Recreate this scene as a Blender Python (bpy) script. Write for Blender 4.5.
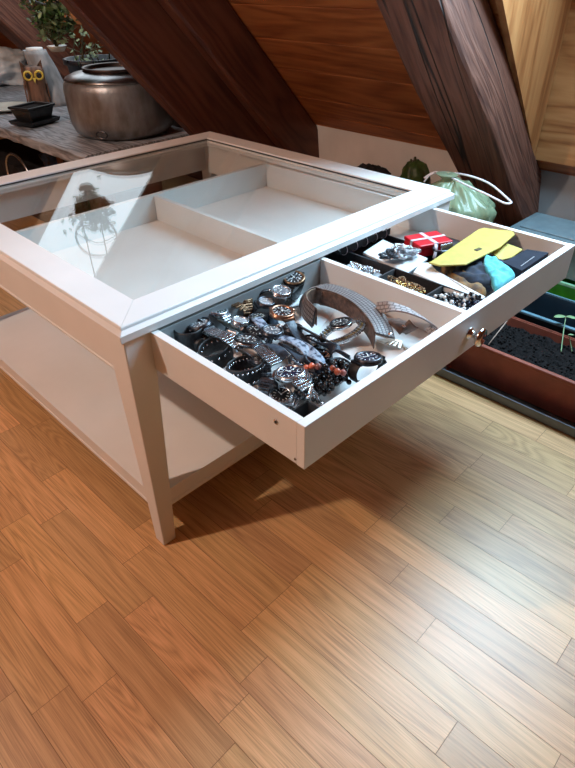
import bpy, bmesh, math, random
from mathutils import Vector, Matrix, noise
C = bpy.context.scene
COL = C.collection
for o in list(bpy.data.objects): bpy.data.objects.remove(o)
R = math.radians
# ------------------------------------------------------------------ camera
CAM = Vector((-0.349, -0.7018, 0.9349)); YAW, PIT, ROL, FPX = 0.7861, 0.6222, -0.0104, 579.05
def cam_axes():
    cy, sy, cp, sp = math.cos(YAW), math.sin(YAW), math.cos(PIT), math.sin(PIT)
    f = Vector((cy*cp, sy*cp, -sp)); r = Vector((sy, -cy, 0)); u = r.cross(f)
    c, s = math.cos(ROL), math.sin(ROL)
    return r*c+u*s, u*c-r*s, f
CR, CU, CF = cam_axes()
cd = bpy.data.cameras.new('camera'); cam = bpy.data.objects.new('camera', cd); COL.objects.link(cam)
m = Matrix((CR, CU, -CF)).transposed().to_4x4(); m.translation = CAM; cam.matrix_world = m
cd.sensor_fit = 'VERTICAL'; cd.sensor_height = 24; cd.lens = FPX/768*24; cd.clip_start = 0.02; cd.clip_end = 50
C.camera = cam
# ------------------------------------------------------------------ world, light, exposure
C.view_settings.view_transform = 'Standard'; C.view_settings.look = 'None'
C.view_settings.exposure = -0.45; C.view_settings.gamma = 1
w = bpy.data.worlds.new('sky'); C.world = w; w.use_nodes = True
w.node_tree.nodes['Background'].inputs[0].default_value = (0.55, 0.75, 1, 1)
w.node_tree.nodes['Background'].inputs[1].default_value = 0.12
TH = R(48); RN = Vector((math.sin(TH), 0, math.cos(TH))); RS = Vector((-math.cos(TH), 0, math.sin(TH)))
RP = Vector((1.52, 0, 0.42))          # foot of the roof slope
def window_light(name, y0, y1, z0, z1, off, power, col):
    # daylight arriving through one skylight, standing in its opening
    x = lambda z: RP.x - (z-RP.z)/math.tan(TH)
    a = Vector((x(z0), 0, z0))+RN*off; b = Vector((x(z1), 0, z1))+RN*off
    ld = bpy.data.lights.new(name, 'AREA'); ld.shape = 'RECTANGLE'; ld.size = y1-y0; ld.size_y = (b-a).length
    ld.energy = power; ld.color = col
    o = bpy.data.objects.new(name, ld); COL.objects.link(o)
    z = RN; xx = Vector((0, 1, 0)); yy = z.cross(xx)
    mm = Matrix((xx, yy, z)).transposed().to_4x4(); mm.translation = (a+b)/2+Vector((0, (y0+y1)/2, 0)); o.matrix_world = mm
    return o
SKY1 = (-0.56, 0.068, 0.47, 1.55); SKY2 = (1.56, 2.41, 0.743, 1.55)
window_light('skylight_daylight', -.52, -.01, .88, 1.50, 0.27, 60, (0.50, 0.775, 1.0))
window_light('skylight_daylight', *SKY2, 0.05, 8, (0.80, 0.92, 1.0))
ld = bpy.data.lights.new('warm_lamp_light', 'POINT'); ld.energy = 128; ld.color = (1.0, 0.87, 0.745); ld.shadow_soft_size = 0.035
lo = bpy.data.objects.new('warm_lamp_light', ld); COL.objects.link(lo); lo.location = (-1.27, 0.66, 2.12)

# ------------------------------------------------------------------ helpers
def ray(px, py): return CR*((px-287.5)/FPX) - CU*((py-384)/FPX) + CF
def at(px, py, z):
    d = ray(px, py); return CAM + d*((z-CAM.z)/d.z)
class MB:
    def __init__(s): s.bm = bmesh.new(); s.uv = s.bm.loops.layers.uv.new('UVMap')
    def face(s, vs, mi=0, smooth=False, uvs=None):
        try: f = s.bm.faces.new(vs)
        except ValueError: return None
        f.material_index = mi; f.smooth = smooth
        if uvs:
            for l, u in zip(f.loops, uvs): l[s.uv].uv = u
        return f
    def box(s, a, b, M=None, mi=0):
        P = [Vector((x, y, z)) for x in (a[0], b[0]) for y in (a[1], b[1]) for z in (a[2], b[2])]
        if M: P = [M@p for p in P]
        v = [s.bm.verts.new(p) for p in P]
        for q in ((0,1,3,2),(4,6,7,5),(0,4,5,1),(2,3,7,6),(0,2,6,4),(1,5,7,3)): s.face([v[i] for i in q], mi)
        return s
    def prism(s, poly, vec, mi=0, smooth=False):
        vec = Vector(vec); a = [s.bm.verts.new(Vector(p)) for p in poly]; b = [s.bm.verts.new(Vector(p)+vec) for p in poly]
        s.face(a[::-1], mi); s.face(b, mi); n = len(a)
        for i in range(n): s.face([a[i], a[(i+1) % n], b[(i+1) % n], b[i]], mi, smooth)
        return s
    def lathe(s, prof, n=24, M=None, mi=0, sx=1, sy=1, cap=True):
        M = M or Matrix(); rings = []
        for r, z in prof:
            rings.append([s.bm.verts.new(M@Vector((r*sx*math.cos(2*math.pi*k/n), r*sy*math.sin(2*math.pi*k/n), z))) for k in range(n)])
        for a, b in zip(rings, rings[1:]):
            for k in range(n): s.face([a[k], a[(k+1) % n], b[(k+1) % n], b[k]], mi, True)
        if cap:
            if prof[0][0] > 1e-6: s.face(rings[0][::-1], mi)
            if prof[-1][0] > 1e-6: s.face(rings[-1], mi)
        return s
    def tube(s, pts, r, n=8, mi=0, closed=False, cap=True):
        pts = [Vector(p) for p in pts]; N = len(pts); rr = r if isinstance(r, (list, tuple)) else [r]*N
        rings = []; up = None
        for i, p in enumerate(pts):
            if closed: t = pts[(i+1) % N]-pts[i-1]
            else: t = pts[min(i+1, N-1)]-pts[max(i-1, 0)]
            if t.length < 1e-9: t = Vector((0, 0, 1))
            t.normalize()
            if up is None: up = t.orthogonal().normalized()
            up = (up-t*up.dot(t)); up = up.normalized() if up.length > 1e-6 else t.orthogonal().normalized()
            w_ = t.cross(up)
            rings.append([s.bm.verts.new(p+(up*math.cos(2*math.pi*k/n)+w_*math.sin(2*math.pi*k/n))*rr[i]) for k in range(n)])
        rg = list(zip(rings, rings[1:]))
        if closed: rg.append((rings[-1], rings[0]))
        for a, b in rg:
            for k in range(n): s.face([a[k], a[(k+1) % n], b[(k+1) % n], b[k]], mi, True)
        if cap and not closed: s.face(rings[0][::-1], mi); s.face(rings[-1], mi)
        return s
    def ball(s, c, r, n=8, mi=0, M=None):
        M = (M or Matrix())@Matrix.Translation(c)
        rx = r if isinstance(r, (tuple, list)) else (r, r, r)
        M = M@Matrix.Diagonal((*rx, 1)); h = max(4, n//2+1)
        return s.lathe([(math.sin(math.pi*k/h), -math.cos(math.pi*k/h)) for k in range(h+1)], n, M, mi, cap=False)
    def ribbon(s, pts, side, width, th, mi=0, closed=False, taper=None):
        # a strap: centre line, sideways vectors, width and thickness, with UV (metres along, 0..1 across)
        pts = [Vector(p) for p in pts]; N = len(pts); rings = []; L = [0]
        for i in range(1, N+1): L.append(L[-1]+(pts[i % N]-pts[i-1]).length)
        for i, p in enumerate(pts):
            t = (pts[(i+1) % N]-pts[i-1]) if closed else pts[min(i+1, N-1)]-pts[max(i-1, 0)]
            t.normalize(); sd = Vector(side[i] if isinstance(side, list) else side)
            sd = (sd-t*sd.dot(t)).normalized(); n_ = t.cross(sd)
            w_ = (width*(taper[i] if taper else 1))/2
            rings.append([s.bm.verts.new(p+sd*a*w_+n_*b*th/2) for a, b in ((-1,-.6),(-.86,-1),(.86,-1),(1,-.6),(1,.6),(.86,1),(-.86,1),(-1,.6))])
        V = (0,.07,.93,1,1,.93,.07,0)
        for i in range(N if closed else N-1):
            a, b = rings[i], rings[(i+1) % N]
            for k in range(8):
                k2 = (k+1) % 8
                s.face([a[k], a[k2], b[k2], b[k]], mi, True, [(L[i], V[k]), (L[i], V[k2]), (L[i+1], V[k2]), (L[i+1], V[k])])
        if not closed: s.face(rings[0][::-1], mi); s.face(rings[-1], mi)
        return s
    def build(s, name, mat, parent=None, bevel=0, subsurf=0, loc=None, shade=False, seg=2):
        bmesh.ops.remove_doubles(s.bm, verts=s.bm.verts, dist=1e-6)
        bmesh.ops.recalc_face_normals(s.bm, faces=s.bm.faces)
        me = bpy.data.meshes.new(name)
        if loc is not None:
            bmesh.ops.translate(s.bm, verts=s.bm.verts, vec=-Vector(loc))
        s.bm.to_mesh(me); s.bm.free()
        o = bpy.data.objects.new(name, me); COL.objects.link(o)
        if loc is not None: o.location = loc
        for m_ in (mat if isinstance(mat, (list, tuple)) else [mat]): me.materials.append(m_)
        if parent: o.parent = parent
        if bevel:
            b = o.modifiers.new('bevel', 'BEVEL'); b.width = bevel; b.segments = seg; b.limit_method = 'ANGLE'; b.angle_limit = R(40)
        if subsurf:
            b = o.modifiers.new('sub', 'SUBSURF'); b.levels = b.render_levels = subsurf
        if shade:
            for p in me.polygons: p.use_smooth = True
        return o
def tag(o, label=None, cat=None, group=None, kind=None):
    if label: o['label'] = label
    if cat: o['category'] = cat
    if group: o['group'] = group
    if kind: o['kind'] = kind
    return o
def thing(name, label, cat, loc=(0, 0, 0), rot=(0, 0, 0), group=None):
    o = bpy.data.objects.new(name, None); COL.objects.link(o); o.empty_display_size = .02
    o.location = loc; o.rotation_euler = rot
    return tag(o, label, cat, group)
def struct(o): o['kind'] = 'structure'; return o

# ------------------------------------------------------------------ materials
def new_mat(name):
    m_ = bpy.data.materials.new(name); m_.use_nodes = True; nt = m_.node_tree
    return m_, nt, nt.nodes['Principled BSDF']
def mat(name, col, rough=.5, metal=0, var=.08, scale=30, bump=0, spec=.5, coat=0, col2=None, stretch=None, trans=0, sheen=0, bscale=None):
    m_, nt, b = new_mat(name); N = nt.nodes; L = nt.links
    tc = N.new('ShaderNodeTexCoord'); mp = N.new('ShaderNodeMapping'); L.new(tc.outputs['Object'], mp.inputs[0])
    if stretch: mp.inputs['Scale'].default_value = stretch
    nz = N.new('ShaderNodeTexNoise'); nz.inputs['Scale'].default_value = scale; nz.inputs['Detail'].default_value = 6
    L.new(mp.outputs[0], nz.inputs['Vector'])
    cr = N.new('ShaderNodeValToRGB'); L.new(nz.outputs['Fac'], cr.inputs[0])
    c2 = col2 or [max(0, c*(1-var*3)) for c in col]; c1 = col if col2 else [min(1, c*(1+var)) for c in col]
    cr.color_ramp.elements[0].position = .34; cr.color_ramp.elements[1].position = .66
    cr.color_ramp.elements[0].color = (*c2, 1); cr.color_ramp.elements[1].color = (*c1, 1)
    L.new(cr.outputs[0], b.inputs['Base Color'])
    b.inputs['Roughness'].default_value = rough; b.inputs['Metallic'].default_value = metal
    b.inputs['Specular IOR Level'].default_value = spec; b.inputs['Coat Weight'].default_value = coat
    b.inputs['Transmission Weight'].default_value = trans; b.inputs['Sheen Weight'].default_value = sheen
    if bump:
        bp = N.new('ShaderNodeBump'); bp.inputs['Strength'].default_value = bump; bp.inputs['Distance'].default_value = .002
        if bscale:
            n2 = N.new('ShaderNodeTexNoise'); n2.inputs['Scale'].default_value = bscale; L.new(mp.outputs[0], n2.inputs['Vector']); L.new(n2.outputs['Fac'], bp.inputs['Height'])
        else: L.new(nz.outputs['Fac'], bp.inputs['Height'])
        L.new(bp.outputs[0], b.inputs['Normal'])
    return m_
def wood(name, c_dark, c_mid, c_light, axis=0, rough=.5, ring=9, knots=0, bump=.25, coat=0, grain=120, mapping=None, cracks=0):
    """wood with stretched grain along one object axis, optional knots"""
    m_, nt, b = new_mat(name); N = nt.nodes; L = nt.links
    tc = N.new('ShaderNodeTexCoord'); mp = N.new('ShaderNodeMapping'); L.new(tc.outputs['Object'], mp.inputs[0])
    if mapping: mp.inputs['Rotation'].default_value = mapping
    m2 = N.new('ShaderNodeMapping'); L.new(mp.outputs[0], m2.inputs[0])
    sc = [1, 1, 1]; sc[axis] = .09; m2.inputs['Scale'].default_value = sc
    n1 = N.new('ShaderNodeTexNoise'); n1.inputs['Scale'].default_value = ring; n1.inputs['Detail'].default_value = 3; n1.inputs['Distortion'].default_value = .6
    L.new(m2.outputs[0], n1.inputs['Vector'])
    mul = N.new('ShaderNodeMath'); mul.operation = 'MULTIPLY'; mul.inputs[1].default_value = 9; L.new(n1.outputs['Fac'], mul.inputs[0])
    fr = N.new('ShaderNodeMath'); fr.operation = 'PINGPONG'; fr.inputs[1].default_value = .5; L.new(mul.outputs[0], fr.inputs[0])
    n2 = N.new('ShaderNodeTexNoise'); n2.inputs['Scale'].default_value = grain; n2.inputs['Detail'].default_value = 4; L.new(m2.outputs[0], n2.inputs['Vector'])
    ad = N.new('ShaderNodeMath'); ad.operation = 'ADD'; L.new(fr.outputs[0], ad.inputs[0]); L.new(n2.outputs['Fac'], ad.inputs[1])
    cr = N.new('ShaderNodeValToRGB'); L.new(ad.outputs[0], cr.inputs[0]); e = cr.color_ramp.elements
    e[0].position = .35; e[0].color = (*c_dark, 1); e[1].position = 1.05; e[1].color = (*c_light, 1)
    x = e.new(.68); x.color = (*c_mid, 1)
    out = cr.outputs[0]
    if knots:
        vo = N.new('ShaderNodeTexVoronoi'); vo.inputs['Scale'].default_value = knots
        m3 = N.new('ShaderNodeMapping'); s3 = [1, 1, 1]; s3[axis] = .55; m3.inputs['Scale'].default_value = s3
        L.new(mp.outputs[0], m3.inputs[0]); L.new(m3.outputs[0], vo.inputs['Vector'])
        k = N.new('ShaderNodeValToRGB'); L.new(vo.outputs['Distance'], k.inputs[0]); k.color_ramp.elements[0].position = .05; k.color_ramp.elements[1].position = .13
        k.color_ramp.elements[0].color = (0, 0, 0, 1)
        mx = N.new('ShaderNodeMix'); mx.data_type = 'RGBA'; L.new(k.outputs[0], mx.inputs[0])
        mx.inputs[6].default_value = (c_dark[0]*.5, c_dark[1]*.38, c_dark[2]*.35, 1); L.new(out, mx.inputs[7]); out = mx.outputs[2]
    hgt = ad.outputs[0]
    if cracks:
        m4 = N.new('ShaderNodeMapping'); s4 = [1, 1, 1]; s4[axis] = .035; m4.inputs['Scale'].default_value = s4; L.new(mp.outputs[0], m4.inputs[0])
        nc = N.new('ShaderNodeTexNoise'); nc.inputs['Scale'].default_value = cracks; nc.inputs['Detail'].default_value = 3; L.new(m4.outputs[0], nc.inputs['Vector'])
        sb_ = N.new('ShaderNodeMath'); sb_.operation = 'SUBTRACT'; sb_.inputs[1].default_value = .5; L.new(nc.outputs['Fac'], sb_.inputs[0])
        ab = N.new('ShaderNodeMath'); ab.operation = 'ABSOLUTE'; L.new(sb_.outputs[0], ab.inputs[0])
        kr = N.new('ShaderNodeMapRange'); L.new(ab.outputs[0], kr.inputs[0]); kr.inputs[1].default_value = .0008; kr.inputs[2].default_value = .0045
        mc = N.new('ShaderNodeMix'); mc.data_type = 'RGBA'; L.new(kr.outputs[0], mc.inputs[0]); mc.inputs[6].default_value = (.012, .006, .004, 1); L.new(out, mc.inputs[7]); out = mc.outputs[2]
        mh = N.new('ShaderNodeMath'); mh.operation = 'MULTIPLY_ADD'; L.new(kr.outputs[0], mh.inputs[0]); mh.inputs[1].default_value = 1.5; L.new(ad.outputs[0], mh.inputs[2]); hgt = mh.outputs[0]
    L.new(out, b.inputs['Base Color']); b.inputs['Roughness'].default_value = rough; b.inputs['Coat Weight'].default_value = coat
    b.inputs['Coat Roughness'].default_value = .25
    if bump:
        bp = N.new('ShaderNodeBump'); bp.inputs['Strength'].default_value = bump; bp.inputs['Distance'].default_value = .003
        L.new(hgt, bp.inputs['Height']); L.new(bp.outputs[0], b.inputs['Normal'])
    return m_
def floor_mat():
    m_, nt, b = new_mat('parquet_oak'); N = nt.nodes; L = nt.links
    uv = N.new('ShaderNodeUVMap'); at_ = N.new('ShaderNodeVertexColor'); at_.layer_name = 'plank'
    sp = N.new('ShaderNodeSeparateColor'); L.new(at_.outputs[0], sp.inputs[0])
    # cathedral figure: long noise turned into rings, offset per plank by its UV
    m2 = N.new('ShaderNodeMapping'); m2.inputs['Scale'].default_value = (1, .07, 1); L.new(uv.outputs[0], m2.inputs[0])
    n1 = N.new('ShaderNodeTexNoise'); n1.inputs['Scale'].default_value = 16; n1.inputs['Detail'].default_value = 1.5; n1.inputs['Distortion'].default_value = .5; L.new(m2.outputs[0], n1.inputs['Vector'])
    ml = N.new('ShaderNodeMath'); ml.operation = 'MULTIPLY'; L.new(n1.outputs['Fac'], ml.inputs[0])
    k = N.new('ShaderNodeMath'); k.operation = 'MULTIPLY_ADD'; L.new(sp.outputs[1], k.inputs[0]); k.inputs[1].default_value = 22; k.inputs[2].default_value = 9; L.new(k.outputs[0], ml.inputs[1])
    pp = N.new('ShaderNodeMath'); pp.operation = 'PINGPONG'; pp.inputs[1].default_value = .5; L.new(ml.outputs[0], pp.inputs[0])
    m3 = N.new('ShaderNodeMapping'); m3.inputs['Scale'].default_value = (1, .016, 1); L.new(uv.outputs[0], m3.inputs[0])
    n2 = N.new('ShaderNodeTexNoise'); n2.inputs['Scale'].default_value = 640; n2.inputs['Detail'].default_value = 2; L.new(m3.outputs[0], n2.inputs['Vector'])
    ad = N.new('ShaderNodeMath'); ad.operation = 'MULTIPLY_ADD'; L.new(pp.outputs[0], ad.inputs[0]); ad.inputs[1].default_value = .5; L.new(n2.outputs['Fac'], ad.inputs[2])
    cr = N.new('ShaderNodeValToRGB'); L.new(ad.outputs[0], cr.inputs[0]); e = cr.color_ramp.elements
    e[0].position = .36; e[0].color = (.39, .20, .075, 1); e[1].position = .86; e[1].color = (.72, .43, .20, 1)
    x = e.new(.62); x.color = (.59, .335, .14, 1)
    hs = N.new('ShaderNodeHueSaturation'); L.new(cr.outputs[0], hs.inputs['Color'])
    v = N.new('ShaderNodeMapRange'); L.new(sp.outputs[0], v.inputs[0]); v.inputs[3].default_value = .84; v.inputs[4].default_value = 1.17; L.new(v.outputs[0], hs.inputs['Value'])
    h = N.new('ShaderNodeMapRange'); L.new(sp.outputs[2], h.inputs[0]); h.inputs[3].default_value = .495; h.inputs[4].default_value = .505; L.new(h.outputs[0], hs.inputs['Hue'])
    L.new(hs.outputs[0], b.inputs['Base Color']); b.inputs['Roughness'].default_value = .44; b.inputs['Specular IOR Level'].default_value = 1.0
    bp = N.new('ShaderNodeBump'); bp.inputs['Strength'].default_value = .07; bp.inputs['Distance'].default_value = .0012; L.new(ad.outputs[0], bp.inputs['Height']); L.new(bp.outputs[0], b.inputs['Normal'])
    return m_
def glass_mat(name, tint=(1, 1, 1), rough=0.0, ior=1.5):
    m_, nt, b = new_mat(name); N = nt.nodes; L = nt.links; N.remove(b)
    t = N.new('ShaderNodeBsdfTransparent'); t.inputs[0].default_value = (*tint, 1); g = N.new('ShaderNodeBsdfGlossy'); g.inputs['Roughness'].default_value = rough
    f = N.new('ShaderNodeFresnel'); ge = N.new('ShaderNodeNewGeometry'); mr = N.new('ShaderNodeMapRange'); L.new(ge.outputs['Backfacing'], mr.inputs[0])
    mr.inputs[3].default_value = ior; mr.inputs[4].default_value = 1/ior; L.new(mr.outputs[0], f.inputs[0]); x = N.new('ShaderNodeMixShader')
    L.new(f.outputs[0], x.inputs[0]); L.new(t.outputs[0], x.inputs[1]); L.new(g.outputs[0], x.inputs[2]); L.new(x.outputs[0], N['Material Output'].inputs[0])
    return m_
def milky(name, col, alpha=.5, rough=.2):
    m_ = mat(name, col, rough, var=.05); b = m_.node_tree.nodes['Principled BSDF']; b.inputs['Alpha'].default_value = alpha; return m_
def uvmat(name, fn, rough=.5, metal=0, bump=0):
    """material driven by strap UV: fn(nt, uv_output) returns (colour socket, height socket)"""
    m_, nt, b = new_mat(name); uv = nt.nodes.new('ShaderNodeUVMap')
    c, h = fn(nt, uv.outputs[0]); nt.links.new(c, b.inputs['Base Color']); b.inputs['Roughness'].default_value = rough; b.inputs['Metallic'].default_value = metal
    if bump and h is not None:
        bp = nt.nodes.new('ShaderNodeBump'); bp.inputs['Strength'].default_value = bump; bp.inputs['Distance'].default_value = .001; nt.links.new(h, bp.inputs['Height']); nt.links.new(bp.outputs[0], b.inputs['Normal'])
    return m_
def f_weave(c1, c2, n=260, r=5):
    def f(nt, uv):
        N, L = nt.nodes, nt.links; mp = N.new('ShaderNodeMapping'); mp.inputs['Scale'].default_value = (n, r, 1); L.new(uv, mp.inputs[0])
        ck = N.new('ShaderNodeTexBrick'); L.new(mp.outputs[0], ck.inputs['Vector']); ck.inputs['Color1'].default_value = (*c1, 1); ck.inputs['Color2'].default_value = (*[c*.8 for c in c1], 1); ck.inputs['Mortar'].default_value = (*c2, 1)
        ck.inputs['Scale'].default_value = 1; ck.inputs['Brick Width'].default_value = 1.4; ck.inputs['Row Height'].default_value = 1; ck.inputs['Mortar Size'].default_value = .16; return ck.outputs[0], ck.outputs[1]
    return f
def f_camo(c1, c2, sc=90):
    def f(nt, uv):
        N, L = nt.nodes, nt.links; mp = N.new('ShaderNodeMapping'); mp.inputs['Scale'].default_value = (1, .022, 1); L.new(uv, mp.inputs[0])
        nz = N.new('ShaderNodeTexNoise'); nz.inputs['Scale'].default_value = sc; nz.inputs['Detail'].default_value = 3; L.new(mp.outputs[0], nz.inputs['Vector'])
        cr = N.new('ShaderNodeValToRGB'); cr.color_ramp.interpolation = 'CONSTANT'; L.new(nz.outputs[0], cr.inputs[0]); e = cr.color_ramp.elements
        e[0].color = (*c1, 1); e[1].position = .5; e[1].color = (*c2, 1); q = e.new(.42); q.color = (*[(a+b)/2 for a, b in zip(c1, c2)], 1)
        return cr.outputs[0], None
    return f
WHITE = mat('white_lacquer', (.80, .79, .77), .34, var=.012, scale=8, spec=.5, bump=.03, bscale=160)
WHITE_IN = mat('white_foil', (.78, .765, .74), .45, var=.012, scale=10)
PLASTER = mat('white_plaster', (.60, .56, .52), .9, var=.03, scale=9, bump=.3, bscale=70)
GREYWALL = mat('grey_painted_wall', (.26, .255, .25), .85, var=.03, scale=7, bump=.2, bscale=60)
FLOOR = floor_mat()
BOARD = wood('stained_roof_boards', (.17, .042, .012), (.27, .078, .022), (.36, .115, .034), axis=1, rough=.45, ring=7, knots=3.2, bump=.15, grain=70)
BEAM = wood('old_beam', (.055, .016, .009), (.105, .035, .019), (.15, .057, .034), axis=0, rough=.75, ring=12, bump=.9, grain=90, mapping=(0, -TH, 0), cracks=5)
BEAM_RED = wood('stained_beam', (.055, .014, .008), (.095, .027, .014), (.13, .042, .022), axis=0, rough=.5, ring=7, bump=.3, grain=60, mapping=(0, -TH, 0))
PINE = wood('varnished_pine', (.20, .065, .018), (.33, .135, .045), (.41, .19, .07), axis=1, rough=.42, ring=6, knots=5.5, bump=.05, grain=80)
PINE_UP = wood('varnished_pine_cheek', (.19, .062, .018), (.31, .125, .042), (.38, .17, .062), axis=2, rough=.42, ring=5, knots=3.5, bump=.05, grain=80)
PLANK = wood('rough_grey_plank', (.08, .08, .085), (.24, .25, .27), (.42, .44, .48), axis=1, rough=.45, ring=20, bump=.9, grain=90)
GLASS = glass_mat('clear_glass', (.985, .995, .99))
CHROME = mat('chrome', (.78, .78, .80), .12, 1, var=.03)
STEEL = mat('brushed_steel', (.62, .64, .67), .27, 1, var=.1, scale=300)
DARKSTEEL = mat('gunmetal', (.12, .125, .14), .32, 1, var=.15, scale=200)
BLACKMET = mat('black_metal', (.022, .023, .028), .35, .6, var=.2, scale=200)
GOLD = mat('gold', (.80, .56, .24), .25, 1, var=.1, scale=200)
ROSE = mat('rose_gold', (.62, .33, .21), .28, 1, var=.1, scale=200)
BRONZE = mat('bronze', (.36, .22, .13), .38, 1, var=.2, scale=200)
SILVER = mat('silver', (.82, .84, .87), .2, 1, var=.08, scale=300)
BLACKLEA = mat('black_leather', (.014, .013, .015), .5, var=.3, scale=200, bump=.4, spec=.5)
BLUELEA = mat('blue_grey_leather', (.045, .065, .095), .45, var=.2, scale=200, bump=.4)
NAVYDIAL = mat('navy_dial', (.012, .018, .045), .25, var=.1)
BLACKDIAL = mat('black_dial', (.012, .012, .014), .3, var=.1)
GREENDIAL = mat('dark_green_dial', (.03, .05, .045), .3, var=.1)
GREYDIAL = mat('grey_dial', (.16, .17, .19), .35, var=.1)
SILVDIAL = mat('silver_dial', (.5, .52, .55), .35, .4, var=.1)
INDEX = mat('pale_markers', (.82, .84, .82), .35, var=.02)
BLACKPL = mat('black_felt', (.012, .012, .016), .8, var=.2, scale=200, sheen=.2)
NAVYBOX = mat('navy_card', (.022, .03, .15), .5, var=.1)
RED = mat('red_card', (.60, .012, .022), .38, var=.06)
RIBBON = mat('pinkish_ribbon', (.60, .50, .54), .45, var=.05)
YELLOW = mat('yellow_leatherette', (.52, .42, .09), .5, var=.04, scale=60, bump=.15, bscale=500)
NAVYCLOTH = mat('navy_cloth', (.012, .020, .042), .85, var=.3, scale=60, bump=.5, sheen=.1)
TURQ = mat('turquoise_cloth', (.10, .58, .66), .75, var=.12, scale=40, bump=.5, sheen=.2)
PAPER = mat('white_paper', (.78, .79, .78), .7, var=.03)
DARKBOX = mat('slate_card', (.024, .028, .042), .8, var=.08, spec=.15)
BROWNLEA = mat('brown_leather', (.13, .075, .055), .5, var=.2, scale=120, bump=.3)
TANLIN = mat('tan_leather_lining', (.42, .27, .17), .6, var=.12, scale=60)
TERRA = mat('terracotta_plastic', (.34, .085, .05), .55, var=.08, scale=20)
SOIL = mat('potting_soil', (.020, .016, .016), .95, var=.3, scale=260, bump=1, col2=(.005, .004, .004), spec=.2)
TRAYGREY = mat('grey_tray', (.17, .19, .215), .6, var=.06, scale=20)
NAVYPOT = mat('dark_teal_plastic', (.010, .028, .045), .55, var=.1, scale=20)
BLUERIM = mat('pale_blue_plastic', (.15, .30, .38), .5, var=.06)
GREENPOT = mat('green_plastic', (.04, .32, .02), .5, var=.08)
CLEARPL = milky('clear_plastic_crate', (.26, .38, .38), .62, .25)
CLEARLID = milky('clear_plastic_lid', (.20, .29, .33), .85, .3)
BAGPL = milky('thin_green_plastic_film', (.33, .43, .27), .66, .25)
WHITEBAG = milky('thin_white_plastic_film', (.82, .86, .88), .93, .35)
CORD = mat('white_cord', (.82, .80, .84), .5, var=.04)
LEAFG = mat('leaf_green', (.13, .26, .08), .5, var=.25, scale=30)
LEAFP = mat('pale_leaf', (.30, .44, .24), .5, var=.2, scale=40)
SPROUT = mat('sprout_green', (.34, .52, .26), .5, var=.1)
STEMM = mat('green_brown_stem', (.10, .09, .04), .7, var=.2)
CACT = mat('green_skin', (.045, .085, .012), .55, var=.3, scale=25, bump=.3)
DARKLUMP = mat('dark_cloth_and_shade', (.012, .010, .012), .9, var=.3, scale=50, bump=.5)
COPPER = mat('hammered_tin', (.40, .42, .44), .45, .7, var=.25, scale=16, bump=.8, bscale=60, stretch=(1, 1, .5), col2=(.19, .165, .15))
BLACKPOT = mat('black_glazed_clay', (.02, .021, .024), .35, var=.2)
CARD = mat('brown_cardboard', (.16, .085, .05), .8, var=.12, scale=20)
WOODOWL = mat('carved_brown_wood', (.20, .10, .06), .5, var=.3, scale=40, stretch=(1, 1, .2), bump=.3)
EYEY = mat('yellow_paint', (.72, .52, .08), .4, var=.05)
BIRCH = mat('grey_bark', (.36, .36, .37), .7, var=.15, scale=20, bump=.6, stretch=(1, 1, .4))
BLUEC = mat('blue_cloth', (.02, .06, .17), .8, var=.3, scale=30)
CERAM = mat('pale_ceramic', (.62, .62, .55), .3, var=.05)
BEADB = mat('black_bead', (.015, .015, .018), .18, var=.1)
BEADC = mat('coral_bead', (.70, .16, .08), .3, var=.2, scale=80)
BEADP = mat('pearl_bead', (.80, .76, .72), .22, var=.05)
PINKS = mat('rose_stone', (.45, .17, .15), .25, var=.2)
GEM = mat('pale_green_glass_bead', (.45, .60, .58), .08, var=.1, trans=.6)
CREAMLEA = mat('cream_strap', (.50, .46, .42), .5, var=.06)
WEAVE = uvmat('woven_grey_leather', f_weave((.25, .225, .22), (.05, .035, .035), 230, 5), .5, 0, .8)
PERF = uvmat('perforated_pale_strap', f_weave((.50, .475, .47), (.20, .17, .17), 130, 3), .5, 0, .5)
CAMO = uvmat('patterned_webbing', f_camo((.02, .028, .06), (.30, .35, .43)), .6)
PLAIDB = uvmat('dark_webbing', f_weave((.03, .05, .08), (.008, .01, .02), 500, 9), .6, 0, .6)

# ------------------------------------------------------------------ the room
rnd = random.Random(7)
# floor: three-strip parquet, each strip its own quad with its own tint and grain offset, in one mesh
W = .0635; a1 = R(1.0); ca, sa = math.cos(a1), math.sin(a1)
joints = {-3: [-.019, -.003, .287], -5: [-.107], -2: [-.07, -.327, .239], -6: [-.052], 0: [-.239], 1: [-.239, -.589], 2: [-.235], -1: [.586, .355], 12: [-.282], 10: [-.323], 7: [-.36], 8: [-.46]}
fb = MB(); clay = fb.bm.loops.layers.float_color.new('plank')
for k in range(-46, 27):
    u0, u1 = -.012+k*W, -.012+(k+1)*W
    js = sorted(joints.get(k, []))
    js = [j for i, j in enumerate(js) if i == 0 or j-js[i-1] > .15]
    if not js: js = [rnd.uniform(-.2, .3)]
    lo, hi = js[0], js[-1]
    while lo > -2.6: lo -= rnd.uniform(.30, .52); js.insert(0, lo)
    while hi < 4.2: hi += rnd.uniform(.30, .52); js.append(hi)
    for v0, v1 in zip(js, js[1:]):
        g = .0004; col = (rnd.random(), rnd.random()**2.2, rnd.random(), 1); ox, oy = rnd.uniform(0, 40), rnd.uniform(0, 40)
        P = [(u0+g, v0+g), (u1-g, v0+g), (u1-g, v1-g), (u0+g, v1-g)]
        f = fb.face([fb.bm.verts.new((ca*u-sa*v, sa*u+ca*v, 0)) for u, v in P], 0, False, [(u-u0+ox, v-v0+oy) for u, v in P])
        for l in f.loops: l[clay] = col
GROOVE = mat('floor_groove', (.23, .125, .065), .8)
fb.box((-3.0, -2.4, -.08), (1.62, 4.0, -.0012), mi=1)
struct(fb.build('floor', [FLOOR, GROOVE]))
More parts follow.
